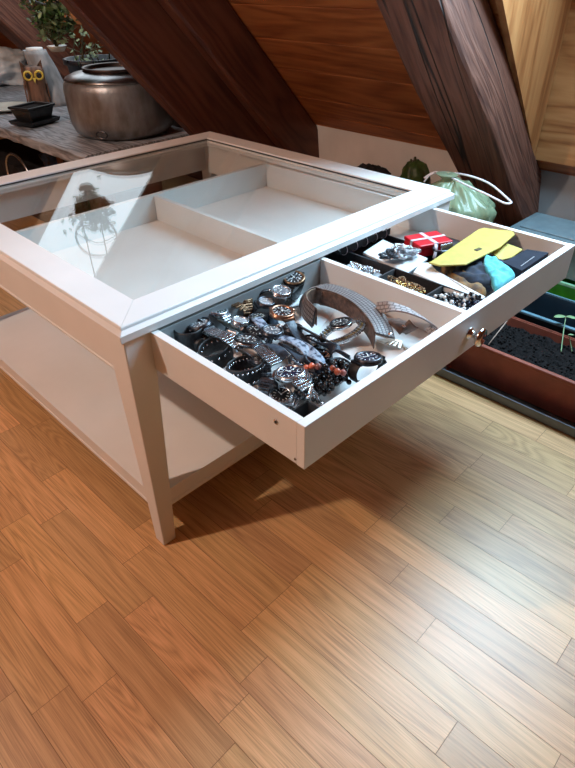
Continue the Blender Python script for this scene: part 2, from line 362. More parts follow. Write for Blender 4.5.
# knee wall
struct(MB().box((1.52, -2.4, 0), (1.60, .075, .47)).build('wall_right', GREYWALL))
struct(MB().box((1.52, .075, 0), (1.60, 1.5, .425)).build('wall_right', PLASTER))
struct(MB().box((1.60, 1.5, 0), (1.66, 4.0, .38)).build('wall_right', DARKLUMP))  # black stretch of wall, shade behind the bench put into its colour
struct(MB().box((1.39, .26, 0), (1.52, 1.5, .29)).build('trim_1', wood('ledge_wood', (.25, .13, .06), (.36, .20, .10), (.45, .28, .15), axis=1, knots=2)))
# roof slope boards, with openings for the two skylights
def rx(z): return RP.x-(z-RP.z)/math.tan(TH)
def rpt(s, y, off=0): return RP+RS*s+RN*off+Vector((0, y, 0))
def s_of(z): return (z-RP.z)/math.sin(TH)
rb = MB(); zs = [.425, .47, .539, .644, .743, .844, .945, 1.05, 1.15, 1.25, 1.35, 1.45, 1.55, 1.65, 1.78, 1.9, 2.05, 2.2, 2.35, 2.5, 2.65]
def board(s0, s1, y0, y1):
    lip = .006
    prof = [(s0+.0015, 0), (s1-.004, 0), (s1-.0015, lip*.6), (s1, lip), (s1, .03), (s0, .03), (s0, .004)]
    rb.prism([rpt(s, y0, o) for s, o in prof], (0, y1-y0, 0))
for z0, z1 in zip([.30]+zs, zs+[2.8]):
    s0, s1 = s_of(z0), s_of(z1); cuts = []
    for (ya, yb, za, zb) in (SKY1, SKY2):
        if z1 > za+.02 and z0 < zb-.02: cuts.append((ya, yb))
    y = -2.4
    for ya, yb in cuts:
        board(s0, s1, y, ya); y = yb
    board(s0, s1, y, 4.0)
# tighten the openings: boards end on the seam, the reveals cover the rest
struct(rb.build('ceiling', BOARD))
struct(MB().prism([rpt(s_of(2.78), -2.4, 0), rpt(s_of(2.78), -2.4, .05), (-3.1, -2.4, 1.0), (-3.1, -2.4, .9)], (0, 6.4, 0)).build('ceiling', BOARD))
struct(MB().box((-3.1, -2.4, 0), (-3.0, 4.0, 1.2)).build('wall_left', BEAM_RED))
struct(MB().box((-3.0, -2.5, 0), (1.62, -2.4, 2.9)).build('wall_front', BEAM_RED))
struct(MB().box((-3.0, 4.0, 0), (1.75, 4.1, 2.9)).build('wall_back', BEAM_RED))
def reveal(S, n, dpt, zlow, pale):
    ya, yb, za, zb = S; t = .018
    xa = rx(za); top = rpt(s_of(zb), 0); xw = rx(zlow)
    # cross-section: roof edge below, up the vertical reveal to the pane, along the pane, back to the roof edge above
    A = Vector((xa+.0, 0, za)); B = Vector((xa, 0, za))+Vector((0, 0, dpt/math.cos(TH)))
    D = top; E = top+Vector((dpt/math.sin(TH), 0, 0))
    for y in (ya, yb-t): struct(MB().prism([(p.x, y, p.z) for p in (A-RN*.012, D-RN*.012, E, B)], (0, t, 0)).build('trim_%d' % n, PINE_UP)); n += 1
    struct(MB().prism([(A.x, ya, A.z-.012), (A.x+t, ya, A.z-.012), (B.x+t, ya, B.z), (B.x, ya, B.z)], (0, yb-ya, 0)).build('trim_%d' % n, PINE)); n += 1
    struct(MB().prism([(D.x-.012, ya, D.z), (E.x, ya, E.z), (E.x, ya, E.z+t), (D.x-.012, ya, D.z+t)], (0, yb-ya, 0)).build('trim_%d' % n, PINE)); n += 1
    wdw = thing('window_%d' % (1 if S is SKY1 else 2), None, None); wdw['kind'] = 'structure'
    fw = .06; d = (E-B).normalized()
    fr = MB()
    def bar(p, q, y0, y1): fr.prism([(p.x, y0, p.z), (q.x, y0, q.z), (q.x+RN.x*.05, y0, q.z+RN.z*.05), (p.x+RN.x*.05, y0, p.z+RN.z*.05)], (0, y1-y0, 0))
    bar(B, B+d*fw, ya, yb); bar(E-d*fw, E, ya, yb); bar(B+d*fw, E-d*fw, ya, ya+fw); bar(B+d*fw, E-d*fw, yb-fw, yb)
    fr.build('window_frame', PINE, wdw)
    o = RN*.02
    MB().prism([(p.x, ya+fw, p.z) for p in (B+d*fw+o, E-d*fw+o, E-d*fw+o*1.3, B+d*fw+o*1.3)], (0, yb-ya-2*fw, 0)).build('pane', GLASS, wdw)
reveal((SKY1[0], .068, .47, 1.55), 2, .29, .47, 0)
reveal(SKY2, 6, .075, .743, 0)

# big dark rafters
def rafter(name, label, y0, y1, D, zb, mt, s1=3.0, bev=.012, wob=0, seed=0):
    b = MB(); n = 26; rings = []; r_ = random.Random(seed); s0 = -.0
    sb = -(RP.z-D*RN.z-zb)/math.sin(TH)      # inner edge reaches zb
    for i in range(n+1):
        f = i/n; ring = []
        for (y, off) in ((y0, .0), (y0, -D), (y1, -D), (y1, .0)):
            s = (s_of(.3)+(s1-s_of(.3))*f) if off == 0 else (sb+(s1-sb)*f)
            p = rpt(s, y, off-.0005); p.y += .11*(p.z-.85)
            if wob: p += Vector((0, noise.noise(Vector((s*2.2, y*9, seed)))*wob, 0))+RN*noise.noise(Vector((s*2.6, off*20+5, seed+9)))*wob*.6*(1 if off else 0)
            ring.append(b.bm.verts.new(p))
        rings.append(ring)
    for a, c in zip(rings, rings[1:]):
        for k in range(4): b.face([a[k], a[(k+1) % 4], c[(k+1) % 4], c[k]])
    b.face(rings[0]); b.face(rings[-1])
    o = b.build(name, mt, bevel=bev)
    return tag(o, label, 'beam')
rafter('rafter', 'weathered dark brown rafter with long cracks, coming down beside the pine window reveal', .082, .262, .155, .10, BEAM, wob=.022, seed=3)
rafter('rafter', 'dark red-brown rafter behind the back corner of the table, right half of the doubled pair', 1.03, 1.089, .18, .10, BEAM_RED, seed=5)
rafter('rafter', 'thick dark red-brown rafter beside the metal pot, left half of the doubled pair', 1.091, 1.15, .39, .08, BEAM_RED, seed=6)
rafter('rafter', 'brown rafter at the upper left corner, behind the leafy potted plant', 2.45, 2.62, .20, .10, BEAM, seed=8, wob=.01)

# ------------------------------------------------------------------ coffee table
T = thing('coffee_table', 'white glass-topped coffee table with its drawer pulled out', 'table')
S = .93; gw = .073
prof = [(0, .478), (0, .4895), (.004, .4925), (.0075, .4945), (.0085, .4985), (.010, .5), (gw-.001, .5), (gw, .4985), (gw, .488), (gw+.008, .488), (gw+.008, .478)]
def rot_pt(x, y, k):
    x, y = x-S/2, y-S/2
    for _ in range(k): x, y = -y, x
    return x+S/2, y+S/2
for k in range(4):
    b = MB(); n = len(prof); A = []; B_ = []
    for d, z in prof:
        e = .0004
        x, y = rot_pt(d+e, d, k); A.append(b.bm.verts.new((x, y, z)))
        x, y = rot_pt(S-d-e, d, k); B_.append(b.bm.verts.new((x, y, z)))
    for i in range(n): b.face([A[i], A[(i+1) % n], B_[(i+1) % n], B_[i]])
    b.face(A); b.face(B_[::-1])
    b.build('frame_rail', WHITE, T)
MB().box((gw+.001, gw+.001, .4885), (S-gw-.001, S-gw-.001, .4935)).build('glass_pane', GLASS, T)
MB().box((gw+.0002, gw+.0002, .4936), (gw+.0022, S-gw, .4965)).box((S-gw-.0022, gw, .4936), (S-gw-.0002, S-gw, .4965)).box((gw, gw+.0002, .4936), (S-gw, gw+.0022, .4965)).box((gw, S-gw-.0022, .4936), (S-gw, S-gw-.0002, .4965)).build('glass_seal', BLACKPL, T)
li = .006; lt = .05; lb = .028
for k in range(4):
    b = MB(); lv = []
    for z, w_ in ((0, lb), (.003, lb+.001), (.30, .045), (.39, lt), (.478, lt)):
        r_ = .001 if z == 0 else 0
        lv.append([b.bm.verts.new((*rot_pt(li+dx, li+dy, k), z)) for dx, dy in ((r_, r_), (w_-r_, r_), (w_-r_, w_-r_), (r_, w_-r_))])
    for a, c in zip(lv, lv[1:]):
        for j in range(4): b.face([a[j], a[(j+1) % 4], c[(j+1) % 4], c[j]])
    b.face(lv[0][::-1]); b.face(lv[-1])
    b.build('leg', WHITE, T, bevel=.0022)
for k in (1, 2, 3):   # aprons right, back, left (none at the drawer side)
    b = MB()
    P = [(.014, .478), (.014, .3985), (.0125, .3975), (.0125, .3955), (.014, .3945), (.014, .391), (.030, .391), (.030, .478)]
    x0 = li+lt-.003
    A = [(*rot_pt(x0, d, k), z) for d, z in P]; B_ = [(*rot_pt(S-x0, d, k), z) for d, z in P]
    va = [b.bm.verts.new(p) for p in A]; vb = [b.bm.verts.new(p) for p in B_]; n = len(P)
    for i in range(n): b.face([va[i], va[(i+1) % n], vb[(i+1) % n], vb[i]])
    b.face(va); b.face(vb[::-1]); b.build('apron', WHITE, T)
for x0, x1 in ((.0325, .0515), (.8545, .8975)): MB().box((x0, .012, .393), (x1, .87, .476)).build('drawer_runner', WHITE_IN, T)
SH = .130
MB().box((.022, .022, SH-.012), (S-.022, S-.022, SH)).build('lower_shelf', WHITE, T, bevel=.001)
for k in range(4):
    b = MB(); x0 = .036
    P = [(.012, .088), (.012, .094), (.0105, .095), (.0105, .098), (.012, .099), (.012, SH+.0008), (.0275, SH+.0008), (.0275, .088)]
    A = [b.bm.verts.new((*rot_pt(x0, d, k), z)) for d, z in P]; B_ = [b.bm.verts.new((*rot_pt(S-x0, d, k), z)) for d, z in P]; n = len(P)
    for i in range(n): b.face([A[i], A[(i+1) % n], B_[(i+1) % n], B_[i]])
    b.face(A); b.face(B_[::-1]); b.build('shelf_rail', WHITE, T)
# drawer
X0, X1, Y0, Y1, ZB, ZT = .053, .8525, -.3285, .580, .404, .476
t = .0135
D = MB().box((X0+.0005, Y0+.0145, ZB), (X0+t, Y1, ZT-.0005)).box((X1-t, Y0+.0145, ZB), (X1-.0005, Y1, ZT-.0005)).box((X0+t, Y1-t, ZB), (X1-t, Y1, ZT-.0005)).box((X0+t, Y0+.0145, .4065), (X1-t, Y1-t, .4115)).build('drawer', WHITE_IN, T, bevel=.0006)
MB().box((X0, Y0, ZB-.0005), (X1, Y0+.0140, ZT)).build('drawer_front', WHITE, D, bevel=.0008)
FZ = .4116
MB().box((.449, Y0+.0148, FZ), (.461, Y1-t-.0005, ZT-.003)).build('divider', WHITE_IN, D, bevel=.0006)
MB().box((X0+t+.0003, .001, FZ), (.4485, .012, ZT-.004)).build('divider', mat('grey_divider', (.30, .33, .34), .5, var=.02), D, bevel=.0006)
kb = Matrix.Translation((.4525, Y0, .440))@Matrix.Rotation(R(90), 4, 'X')
MB().lathe([(.0105, 0), (.0105, .002), (.0065, .004), (.0055, .010), (.008, .014), (.0150, .0175), (.0165, .021), (.0150, .0245), (.009, .0265), (.0, .027)], 28, kb).build('knob', CHROME, D)
for y, z, r_ in ((-.277, .455, .0042), (-.312, .412, .0022)):
    MB().lathe([(r_, 0), (r_, .0008), (r_*.62, .0009), (r_*.55, -.0), (0, -.0)], 16, Matrix.Translation((X0+.0004, y, z))@Matrix.Rotation(R(-90), 4, 'Y')).build('cam_lock' if r_ > .003 else 'screw', STEEL, D)

# ------------------------------------------------------------------ watches
def rotm(yaw, tilt=0, roll=0): return Matrix.Rotation(R(yaw), 4, 'Z')@Matrix.Rotation(R(tilt), 4, 'Y')@Matrix.Rotation(R(roll), 4, 'X')
def watch(label, pos, yaw, tilt=0, roll=0, r=.020, case=None, dial=None, strap=None, kind='links', bez=None, loop=(.030, .021), path=None, sw=.020, sub=True, group='wristwatches in the drawer', links2=None):
    """round wristwatch; kind: links (metal bracelet), band (leather loop), open (strap laid out along path, in local metres)"""
    case, dial, strap = case or STEEL, dial or BLACKDIAL, strap or STEEL
    t_ = thing('wristwatch', label, 'watch', pos, rotm(yaw, tilt, roll).to_euler(), group)
    h = .0045
    MB().lathe([(r*.86, -h), (r*.98, -h*.7), (r, -.001), (r, .0015), (r*.95, .003)], 32).box((-r*1.12, -sw*.56, -h*.6), (r*1.12, sw*.56, .0012)).build('case', case, t_)
    MB().lathe([(r*.97, .0025), (r*.98, .0040), (r*.92, .0052), (r*.76, .0048), (r*.74, .0036)], 36, cap=False).build('bezel', bez or case, t_)
    d = MB().lathe([(r*.75, .0032), (r*.75, .0036)], 32).build('dial', dial, t_)
    if sub:
        b = MB()
        for k in range(12):
            M_ = Matrix.Rotation(R(30*k), 4, 'Z'); l = .16 if k % 3 else .24
            b.box((r*(.68-l), -r*.028, .0036), (r*.68, r*.028, .0040), M_)
        b.build('hour_markers', INDEX, d)
        MB().box((-r*.1, -r*.035, .0041), (r*.36, r*.035, .0044), Matrix.Rotation(R(150), 4, 'Z')).box((-r*.1, -r*.025, .0045), (r*.56, r*.025, .0048), Matrix.Rotation(R(58), 4, 'Z')).lathe([(r*.07, .004), (r*.06, .0052)], 12).build('hands', INDEX, d)
        if r > .0195:
            b = MB()
            for k in (0, 120, 240): b.lathe([(r*.17, .0037), (r*.17, .0039), (r*.13, .0039), (r*.13, .0037)], 16, Matrix.Translation((r*.36*math.cos(R(k+30)), r*.36*math.sin(R(k+30)), 0)), cap=False)
            b.build('subdial', strap if strap in (STEEL, GOLD) else SILVDIAL, d)
    MB().lathe([(r*.14, 0), (r*.15, .001), (r*.15, .0035), (r*.1, .004)], 14, Matrix.Translation((0, r*.98, 0))@Matrix.Rotation(R(-90), 4, 'X')).build('crown', case, t_)
    a, bb = loop
    if kind in ('links', 'band'):
        pts = []; n = 46 if kind == 'links' else 40
        th0 = math.acos(min(.98, (r*.95)/a)); z0 = -bb*math.sin(th0)
        for i in range(n+1):
            an = th0-(math.pi+2*th0)*i/n
            pts.append(Vector((a*math.cos(an), 0, z0+bb*math.sin(an)-.0012)))
        b = MB()
        if kind == 'band': b.ribbon(pts, (0, 1, 0), sw*.95, .0026)
        else:
            L_ = [0]
            for p, q in zip(pts, pts[1:]): L_.append(L_[-1]+(q-p).length)
            tot = L_[-1]; m_ = int(tot/.0052); step = tot/m_
            for i in range(m_):
                d_ = (i+.5)*step; j = max(k for k in range(len(L_)) if L_[k] <= d_); j = min(j, len(pts)-2)
                p = pts[j].lerp(pts[j+1], (d_-L_[j])/(L_[j+1]-L_[j])); tt = (pts[j+1]-pts[j]).normalized()
                ss = Vector((0, 1, 0)); nn = tt.cross(ss); M_ = Matrix((tt, ss, nn)).transposed().to_4x4(); M_.translation = p
                g = step*.42; w2 = sw*.46
                for q, (ya, yb) in enumerate(((-w2, -w2*.36), (-w2*.31, w2*.31), (w2*.36, w2))):
                    b.prism([M_@Vector(v) for v in ((-g, ya, -.0014), (-g*.9, ya, .0010), (-g*.5, ya, .0018), (g*.5, ya, .0018), (g*.9, ya, .0010), (g, ya, -.0014))], M_.to_3x3()@Vector((0, yb-ya, 0)), mi=1 if (links2 and q == 1) else 0)
        s_ = b.build('strap', [strap, links2] if links2 else strap, t_)
        i = n//2; p = pts[i]
        MB().box((p.x-.008, -sw*.5, p.z-.003), (p.x+.008, sw*.5, p.z-.0002)).build('buckle', case, s_, bevel=.0006)
    if kind == 'open':
        s_ = None
        for part in path:
            pp = smooth([Vector(q) for q in part], 6)
            s_ = MB().ribbon(pp, (0, 1, 0) if abs(pp[0].x-pp[-1].x) > abs(pp[0].y-pp[-1].y) else (1, 0, 0), sw*.95, .0024).build('strap', strap, t_)
            e = pp[-1]
            bk = []
            for q in ((-.001, -.5), (.008, -.5), (.008, .5), (-.001, .5)): bk.append((e.x+q[0]*(1 if e.x > 0 else -1), e.y+q[1]*sw*1.1, e.z+.001))
            MB().tube(bk, .0011, 6, closed=True).build('buckle', case, s_)
    return t_
def smooth(pts, k=6):
    P = [pts[0]]+list(pts)+[pts[-1]]; out = []
    for i in range(1, len(P)-2):
        for j in range(k):
            t_ = j/k; a, b, c, d = P[i-1:i+3]
            out.append(.5*((2*b)+(c-a)*t_+(2*a-5*b+4*c-d)*t_*t_+(3*b-a-3*c+d)*t_**3))
    out.append(pts[-1]); return [Vector(p) for p in out]
def P(px, py, z): return at(px, py, z)
def yaw_px(a, b, z=.46): d = P(*b, z)-P(*a, z); return math.degrees(math.atan2(d.y, d.x))

Z = .458
watch('gunmetal watch with grey dial, beside the plain cuff next to the table leg', P(200, 325, Z), 95, 12, -6, r=.0200, case=DARKSTEEL, dial=GREYDIAL, strap=BLACKLEA, kind='band')
watch('steel watch with dark green dial, just inside the drawer below the tabletop edge', P(217, 311, Z), 100, -8, 8, r=.0195, case=STEEL, dial=GREENDIAL, strap=STEEL)
watch('steel diving watch with black dial and shiny links, middle of the drawer side', P(247, 341, .461), -35, 8, -8, r=.0215, case=STEEL, dial=BLACKDIAL, bez=BLACKMET, strap=STEEL)
watch('rose-gold chronograph with dark dial on a blue-grey strap that runs to the right', P(282, 313, .464), yaw_px((282, 313), (335, 352)), 4, -4, r=.0215, case=ROSE, dial=BLACKDIAL, bez=ROSE, strap=BLUELEA, kind='open', path=[[(.020, 0, -.002), (.038, .0, -.010), (.065, -.004, -.012), (.093, -.008, -.014), (.118, -.002, -.012)], [(-.020, 0, -.002), (-.028, 0, -.018), (-.018, 0, -.036)]], sw=.019)
watch('grey-dial watch on long navy-and-white patterned webbing strap across the drawer', P(272, 332, .463), yaw_px((250, 318), (330, 362)), 2, -4, r=.0180, case=DARKSTEEL, dial=GREYDIAL, strap=CAMO, kind='open', path=[[(.017, 0, -.002), (.034, 0, .003), (.055, .001, .006), (.078, 0, .003), (.102, -.006, -.008)], [(-.017, 0, -.002), (-.034, .005, .000), (-.052, .010, -.001)]], sw=.019)
watch('large black watch with brown ring, farthest back against the grey divider', P(294, 279, .463), 20, -12, 4, r=.0215, case=BLACKMET, dial=BLACKDIAL, bez=BRONZE, strap=BLACKLEA, kind='band')
watch('thin steel watch with plain grey face, left of the large black watch at the back', P(281, 292, .463), 40, -4, 8, r=.0185, case=STEEL, dial=GREYDIAL, strap=BLACKLEA, kind='band', loop=(.028, .018))
watch('grey watch lying flat with mesh strap behind the rose-gold chronograph', P(266, 303, .452), -20, 6, 4, r=.0170, case=DARKSTEEL, dial=SILVDIAL, strap=DARKSTEEL, loop=(.025, .016))
watch('small steel watch with navy face, behind the biggest steel chronograph', P(299, 362, .454), 30, 8, 14, r=.0170, case=DARKSTEEL, dial=NAVYDIAL, strap=BLUELEA, kind='band', loop=(.026, .017))
watch('biggest steel chronograph with navy dial, third from the front corner of the drawer', P(290, 374, .464), -52, -6, -6, r=.0225, case=STEEL, dial=NAVYDIAL, bez=STEEL, strap=STEEL)
watch('two-tone gold and steel watch with black dial lying inside the woven belt', P(341, 324, .452), -18, -8, -14, r=.0195, case=STEEL, dial=BLACKDIAL, bez=BLACKMET, strap=STEEL, links2=GOLD, loop=(.040, .014), sw=.022)
watch('black diving watch with blue-grey dial, against the drawer front right of the coral beads', P(368, 359, .462), -12, 4, -10, r=.0215, case=BLACKMET, dial=NAVYDIAL, bez=DARKSTEEL, strap=BLACKLEA, kind='band')
watch('small square-linked steel watch lying on its side, between the studded bracelet and the front corner', P(268, 385, .450), 40, 62, 10, r=.0150, case=DARKSTEEL, dial=SILVDIAL, strap=DARKSTEEL, loop=(.024, .016), sw=.016)
watch('bronze and black watch at the back left, half under the tabletop', P(243, 300, .452), 70, 8, 6, r=.0180, case=BRONZE, dial=BLACKDIAL, strap=BRONZE, loop=(.027, .018))
watch('steel watch with pale dial, lying behind the diving watch and beside the patterned strap', P(240, 322, .452), 20, 10, 5, r=.0160, case=STEEL, dial=SILVDIAL, strap=STEEL, loop=(.026, .017), sw=.017)
watch('dark brown watch under the tabletop edge, behind the steel watch with the plain grey face', P(263, 284, .454), 60, -5, 5, r=.0190, case=BLACKMET, dial=GREYDIAL, strap=BLACKLEA, kind='band')

watch('black watch with grey bezel, between the studded bracelet and the steel diving watch', P(262, 361, .450), 60, 10, 8, r=.0180, case=DARKSTEEL, dial=BLACKDIAL, strap=DARKSTEEL, loop=(.027, .018))
watch('dark watch on a black leather band, behind the rose-gold chronograph and under the webbing strap', P(258, 318, .446), 15, 5, -8, r=.0170, case=BLACKMET, dial=GREENDIAL, strap=BLACKLEA, kind='band', loop=(.026, .015))
watch('black digital-style round watch lying low, right of the patterned webbing strap', P(310, 343, .440), -50, 6, 8, r=.0170, case=BLACKMET, dial=GREYDIAL, strap=BLACKLEA, kind='band', loop=(.026, .013))
watch('small black watch on edge between the plain cuff and the gunmetal watch', P(206, 338, .440), 10, 40, 10, r=.0150, case=BLACKMET, dial=GREYDIAL, strap=BLACKLEA, kind='band', loop=(.023, .014))
watch('steel watch lying low by the drawer side, just before the front corner box', P(281, 396, .440), -60, 8, 12, r=.0170, case=STEEL, dial=BLACKDIAL, strap=STEEL, loop=(.026, .013))
watch('dark steel watch low in the pile, between the biggest chronograph and the coral beads', P(305, 380, .438), 25, -8, 6, r=.0170, case=DARKSTEEL, dial=NAVYDIAL, strap=DARKSTEEL, loop=(.026, .012))
watch('black watch low in the pile, right of the steel watch with pale dial', P(256, 332, .442), -70, 8, 0, r=.0180, case=BLACKMET, dial=BLACKDIAL, strap=DARKSTEEL, loop=(.027, .014))
watch('all-black watch low in the pile, just left of the black diving watch', P(340, 366, .440), 10, 6, 8, r=.0185, case=BLACKMET, dial=BLACKDIAL, strap=BLACKLEA, kind='band', loop=(.028, .013))
watch('black watch with blue-grey leather band, low under the end of the webbing strap', P(322, 357, .438), 60, -6, 4, r=.0170, case=BLACKMET, dial=NAVYDIAL, strap=BLUELEA, kind='band', loop=(.026, .012))
watch('dark watch low in the pile, between the rose-gold chronograph and the webbing strap', P(293, 329, .440), 30, 6, 4, r=.0170, case=DARKSTEEL, dial=GREENDIAL, strap=DARKSTEEL, loop=(.026, .012))
# bracelets standing on edge (axis upright)
def loop_pts(a, b, n, M=Matrix(), wob=0): return [M@Vector((a*math.cos(2*math.pi*k/n), b*math.sin(2*math.pi*k/n), wob*math.sin(4*math.pi*k/n))) for k in range(n)]
def cuff(label, pos, a, b, width, mt, studs=0, yaw=0, tx=0, ty=0, smat=None, lining=None, name='cuff_bracelet'):
    M = rotm(yaw, tx, ty); t_ = thing(name, label, 'bracelet', pos, M.to_euler(), 'bracelets in the drawer')
    ax = Vector((0, 0, 1)); n = 48
    MB().ribbon(loop_pts(a, b, n), (0, 0, 1), width, .0028, closed=True).build('band', mt, t_)
    if lining: MB().ribbon(loop_pts(a-.0022, b-.0022, n), (0, 0, 1), width*.92, .0012, closed=True).build('lining', lining, t_)
    if studs:
        s_ = MB()
        for k in range(studs):
            an = 2*math.pi*k/studs
            for z in ((-width*.3, width*.3) if studs > 20 else (width*.22,)):
                for rr in (1, -1): s_.ball(((a+rr*.0022)*math.cos(an), (b+rr*.0022)*math.sin(an), z), .0019, 8)
        s_.build('studs', smat or STEEL, t_)
    return t_
cuff('plain wide black leather cuff in the drawer corner next to the table leg', P(190, 338, .440), .026, .023, .046, BLACKLEA, yaw=20)
cuff('dark leather bracelet with steel rings, second from the table leg along the drawer side', P(216, 353, .446), .0265, .022, .030, BLACKLEA, 16, tx=-10)
cuff('black leather bracelet set with two rows of steel studs, middle of the drawer side', P(246, 371, .444), .028, .024, .028, BLACKLEA, 26, ty=-8, yaw=-10)
# steel link bracelet lying loose
def link_strip(name, label, pts, sw, mt, group, cat='bracelet'):
    b = MB(); pts = smooth([Vector(p) for p in pts], 10); L_ = [0]
    for p, q in zip(pts, pts[1:]): L_.append(L_[-1]+(q-p).length)
    n = int(L_[-1]/.0062)
    for i in range(n):
        d_ = (i+.5)*L_[-1]/n; j = min(max(k for k in range(len(L_)) if L_[k] <= d_), len(pts)-2)
        p = pts[j].lerp(pts[j+1], (d_-L_[j])/max(1e-9, L_[j+1]-L_[j])); tt = (pts[j+1]-pts[j]).normalized()
        ss = Vector((0, 0, 1)).cross(tt).normalized(); nn = tt.cross(ss); M_ = Matrix((tt, ss, nn)).transposed().to_4x4(); M_.translation = p
        for ya, yb in ((-.5, -.18), (-.15, .15), (.18, .5)): b.box((-.0025, ya*sw, -.0018), (.0025, yb*sw, .0018), M_)
    return tag(b.build(name, mt, bevel=.0006), label, cat, group)
link_strip('watch_bracelet', 'loose steel link bracelet between the gunmetal watch and the diving watch', [P(204, 328, .452), P(214, 332, .464), P(226, 337, .467), P(238, 346, .462), P(243, 352, .452)], .021, STEEL, 'loose watch bracelets in the drawer')
link_strip('watch_bracelet', 'loose steel link bracelet between the studded bracelet and the biggest chronograph', [P(258, 346, .460), P(267, 355, .466), P(277, 364, .464)], .020, STEEL, 'loose watch bracelets in the drawer')
link_strip('watch_bracelet', 'loose silver link bracelet running toward the drawer front from the biggest chronograph', [P(297, 380, .464), P(308, 388, .465), P(318, 397, .450)], .021, SILVER, 'loose watch bracelets in the drawer')
link_strip('watch_bracelet', 'loose bronze link bracelet at the back left, under the tabletop edge', [P(226, 300, .450), P(237, 305, .461), P(247, 310, .456)], .017, BRONZE, 'loose watch bracelets in the drawer')
link_strip('watch_bracelet', 'pale gold link strap ending beside the perforated pale strap near the drawer front', [P(383, 340, .452), P(391, 342, .462), P(402, 346, .460), P(408, 350, .448)], .021, mat('champagne_metal', (.58, .52, .44), .35, .8), 'loose watch bracelets in the drawer')
def strap(name, label, pts, side, width, th, mt, cat='strap', group=None, k=8):
    return tag(MB().ribbon(smooth([Vector(p) for p in pts], k), side, width, th).build(name, mt), label, cat, group)
strap('watch_strap', 'shiny blue-grey leather strap arched between the diving watch and the biggest chronograph', [P(263, 346, .452), P(270, 345, .463), P(279, 350, .467), P(286, 358, .458)], (CR.x, CR.y, 0), .016, .003, BLUELEA)
strap('watch_strap', 'dark teal leather strap behind the diving watch', [P(222, 323, .452), P(231, 326, .465), P(240, 331, .463)], (0, 1, 0), .022, .003, mat('teal_leather', (.05, .085, .09), .5, bump=.2))
strap('watch_strap', 'dark ribbed rubber strap curving from the rose-gold chronograph to the black diving watch', [P(312, 340, .448), P(325, 346, .460), P(338, 351, .463), P(350, 358, .458)], (0, 1, 0), .020, .003, PLAIDB)
strap('watch_strap', 'black strap with a steel keeper at the back, under the tabletop edge', [P(252, 294, .450), P(262, 290, .462), P(272, 288, .455)], (0, 1, 0), .019, .003, BLACKLEA)
strap('webbing_strap', 'navy-and-white patterned webbing end, lying between the two steel chronographs and the coral beads', [P(300, 346, .455), P(310, 352, .462), P(322, 361, .461), P(330, 370, .449)], (.5, .86, 0), .019, .002, CAMO)
strap('watch_strap', 'black perforated rubber strap between the blue-grey strap and the two-tone watch', [P(299, 326, .446), P(312, 333, .458), P(326, 340, .460), P(338, 346, .454)], (0, 1, 0), .018, .003, BLACKLEA)
strap('watch_strap', 'dark navy strap below the patterned webbing, ending at the coral beads', [P(283, 345, .450), P(293, 352, .459), P(304, 360, .460), P(312, 366, .454)], (0, 1, 0), .018, .003, PLAIDB)
strap('watch_strap', 'black leather strap crossing the pile left of the steel diving watch', [P(228, 341, .446), P(236, 348, .456), P(246, 354, .457), P(254, 360, .448)], (0, 1, 0), .018, .003, BLACKLEA)
# sheets lying on the drawer bottom
tag(MB().box((-.05, -.035, 0), (.05, .035, .0008), Matrix.Translation(P(305, 322, FZ+.001))@rotm(20)).build('paper_sheet', PAPER), 'white paper sheet on the drawer bottom below the straps', 'paper')
tag(MB().box((-.022, -.03, 0), (.022, .03, .0008), Matrix.Translation(P(300, 300, FZ+.004))@rotm(60)).build('paper_sheet', PAPER), 'small white card standing among the watches near the large black watch', 'paper')
# woven belt on edge with lining and snap flap
bz = .442
BT = thing('woven_belt', 'grey-brown woven leather belt with tan lining curled around the two-tone watch', 'belt', (0, 0, 0))
pp = smooth([P(314, 318, .446), P(305, 308, .446), P(304, 298, .447), P(311, 290, .449), P(324, 287, .452), P(338, 290, .454), P(352, 296, .454), P(364, 304, .453), P(374, 314, .451), P(381, 325, .449), P(385, 336, .445)], 8)
cen = P(338, 320, .445); sd_ = []; off = []
for i, p in enumerate(pp):
    f = i/(len(pp)-1); ang = R(10+72*min(1, max(0, (f-.15)/.25))-15*max(0, (f-.8)/.2))
    t0 = (pp[min(i+1, len(pp)-1)]-pp[max(i-1, 0)]).normalized(); o_ = Vector((t0.y, -t0.x, 0)); o_ = o_ if o_.dot(p-cen) > 0 else -o_
    sd_.append(Vector((0, 0, 1))*math.cos(ang)-o_*math.sin(ang)); off.append(-(o_*math.cos(ang)+Vector((0, 0, 1))*math.sin(ang)))
MB().ribbon(pp, sd_, .036, .0032).build('band', WEAVE, BT)
MB().ribbon([p+o*.0026 for p, o in zip(pp, off)], sd_, .034, .0014).build('lining', TANLIN, BT)
q_ = [p+s_*.0165-Vector((0, 0, .0165))+(cen-p).normalized()*.002 for p, s_ in zip(pp, sd_)]
MB().ribbon(q_, (0, 0, 1), .030, .0018).build('inner_side', BROWNLEA, BT)
for k_ in (-1, 1): MB().tube([p+s_*.0178*k_ for p, s_ in zip(pp, sd_)], .0016, 6).build('edge_binding', BROWNLEA, BT)
FL = thing('leather_flap', 'dark brown leather flap with two snap buttons, under the perforated pale strap', 'strap')
MB().ribbon(smooth([P(392, 319, .440), P(397, 322, .446), P(404, 327, .445), P(412, 331, .436)], 6), (.6, -.8, 0), .030, .003).build('band', BROWNLEA, FL)
for q in ((404, 326, .4485), (390, 334, .448)): MB().lathe([(.0042, 0), (.0042, .001), (.003, .0022), (0, .0026)], 16, Matrix.Translation(P(*q))).build('snap_button', CHROME, FL)
strap('perforated_strap', 'pale grey perforated strap arching from the woven belt to the drawer front', [P(377, 308, .452), P(389, 307, .466), P(402, 309, .470), P(415, 314, .468), P(426, 320, .460), P(434, 327, .446), P(428, 333, .436)], (.35, .93, 0), .020, .003, PERF)
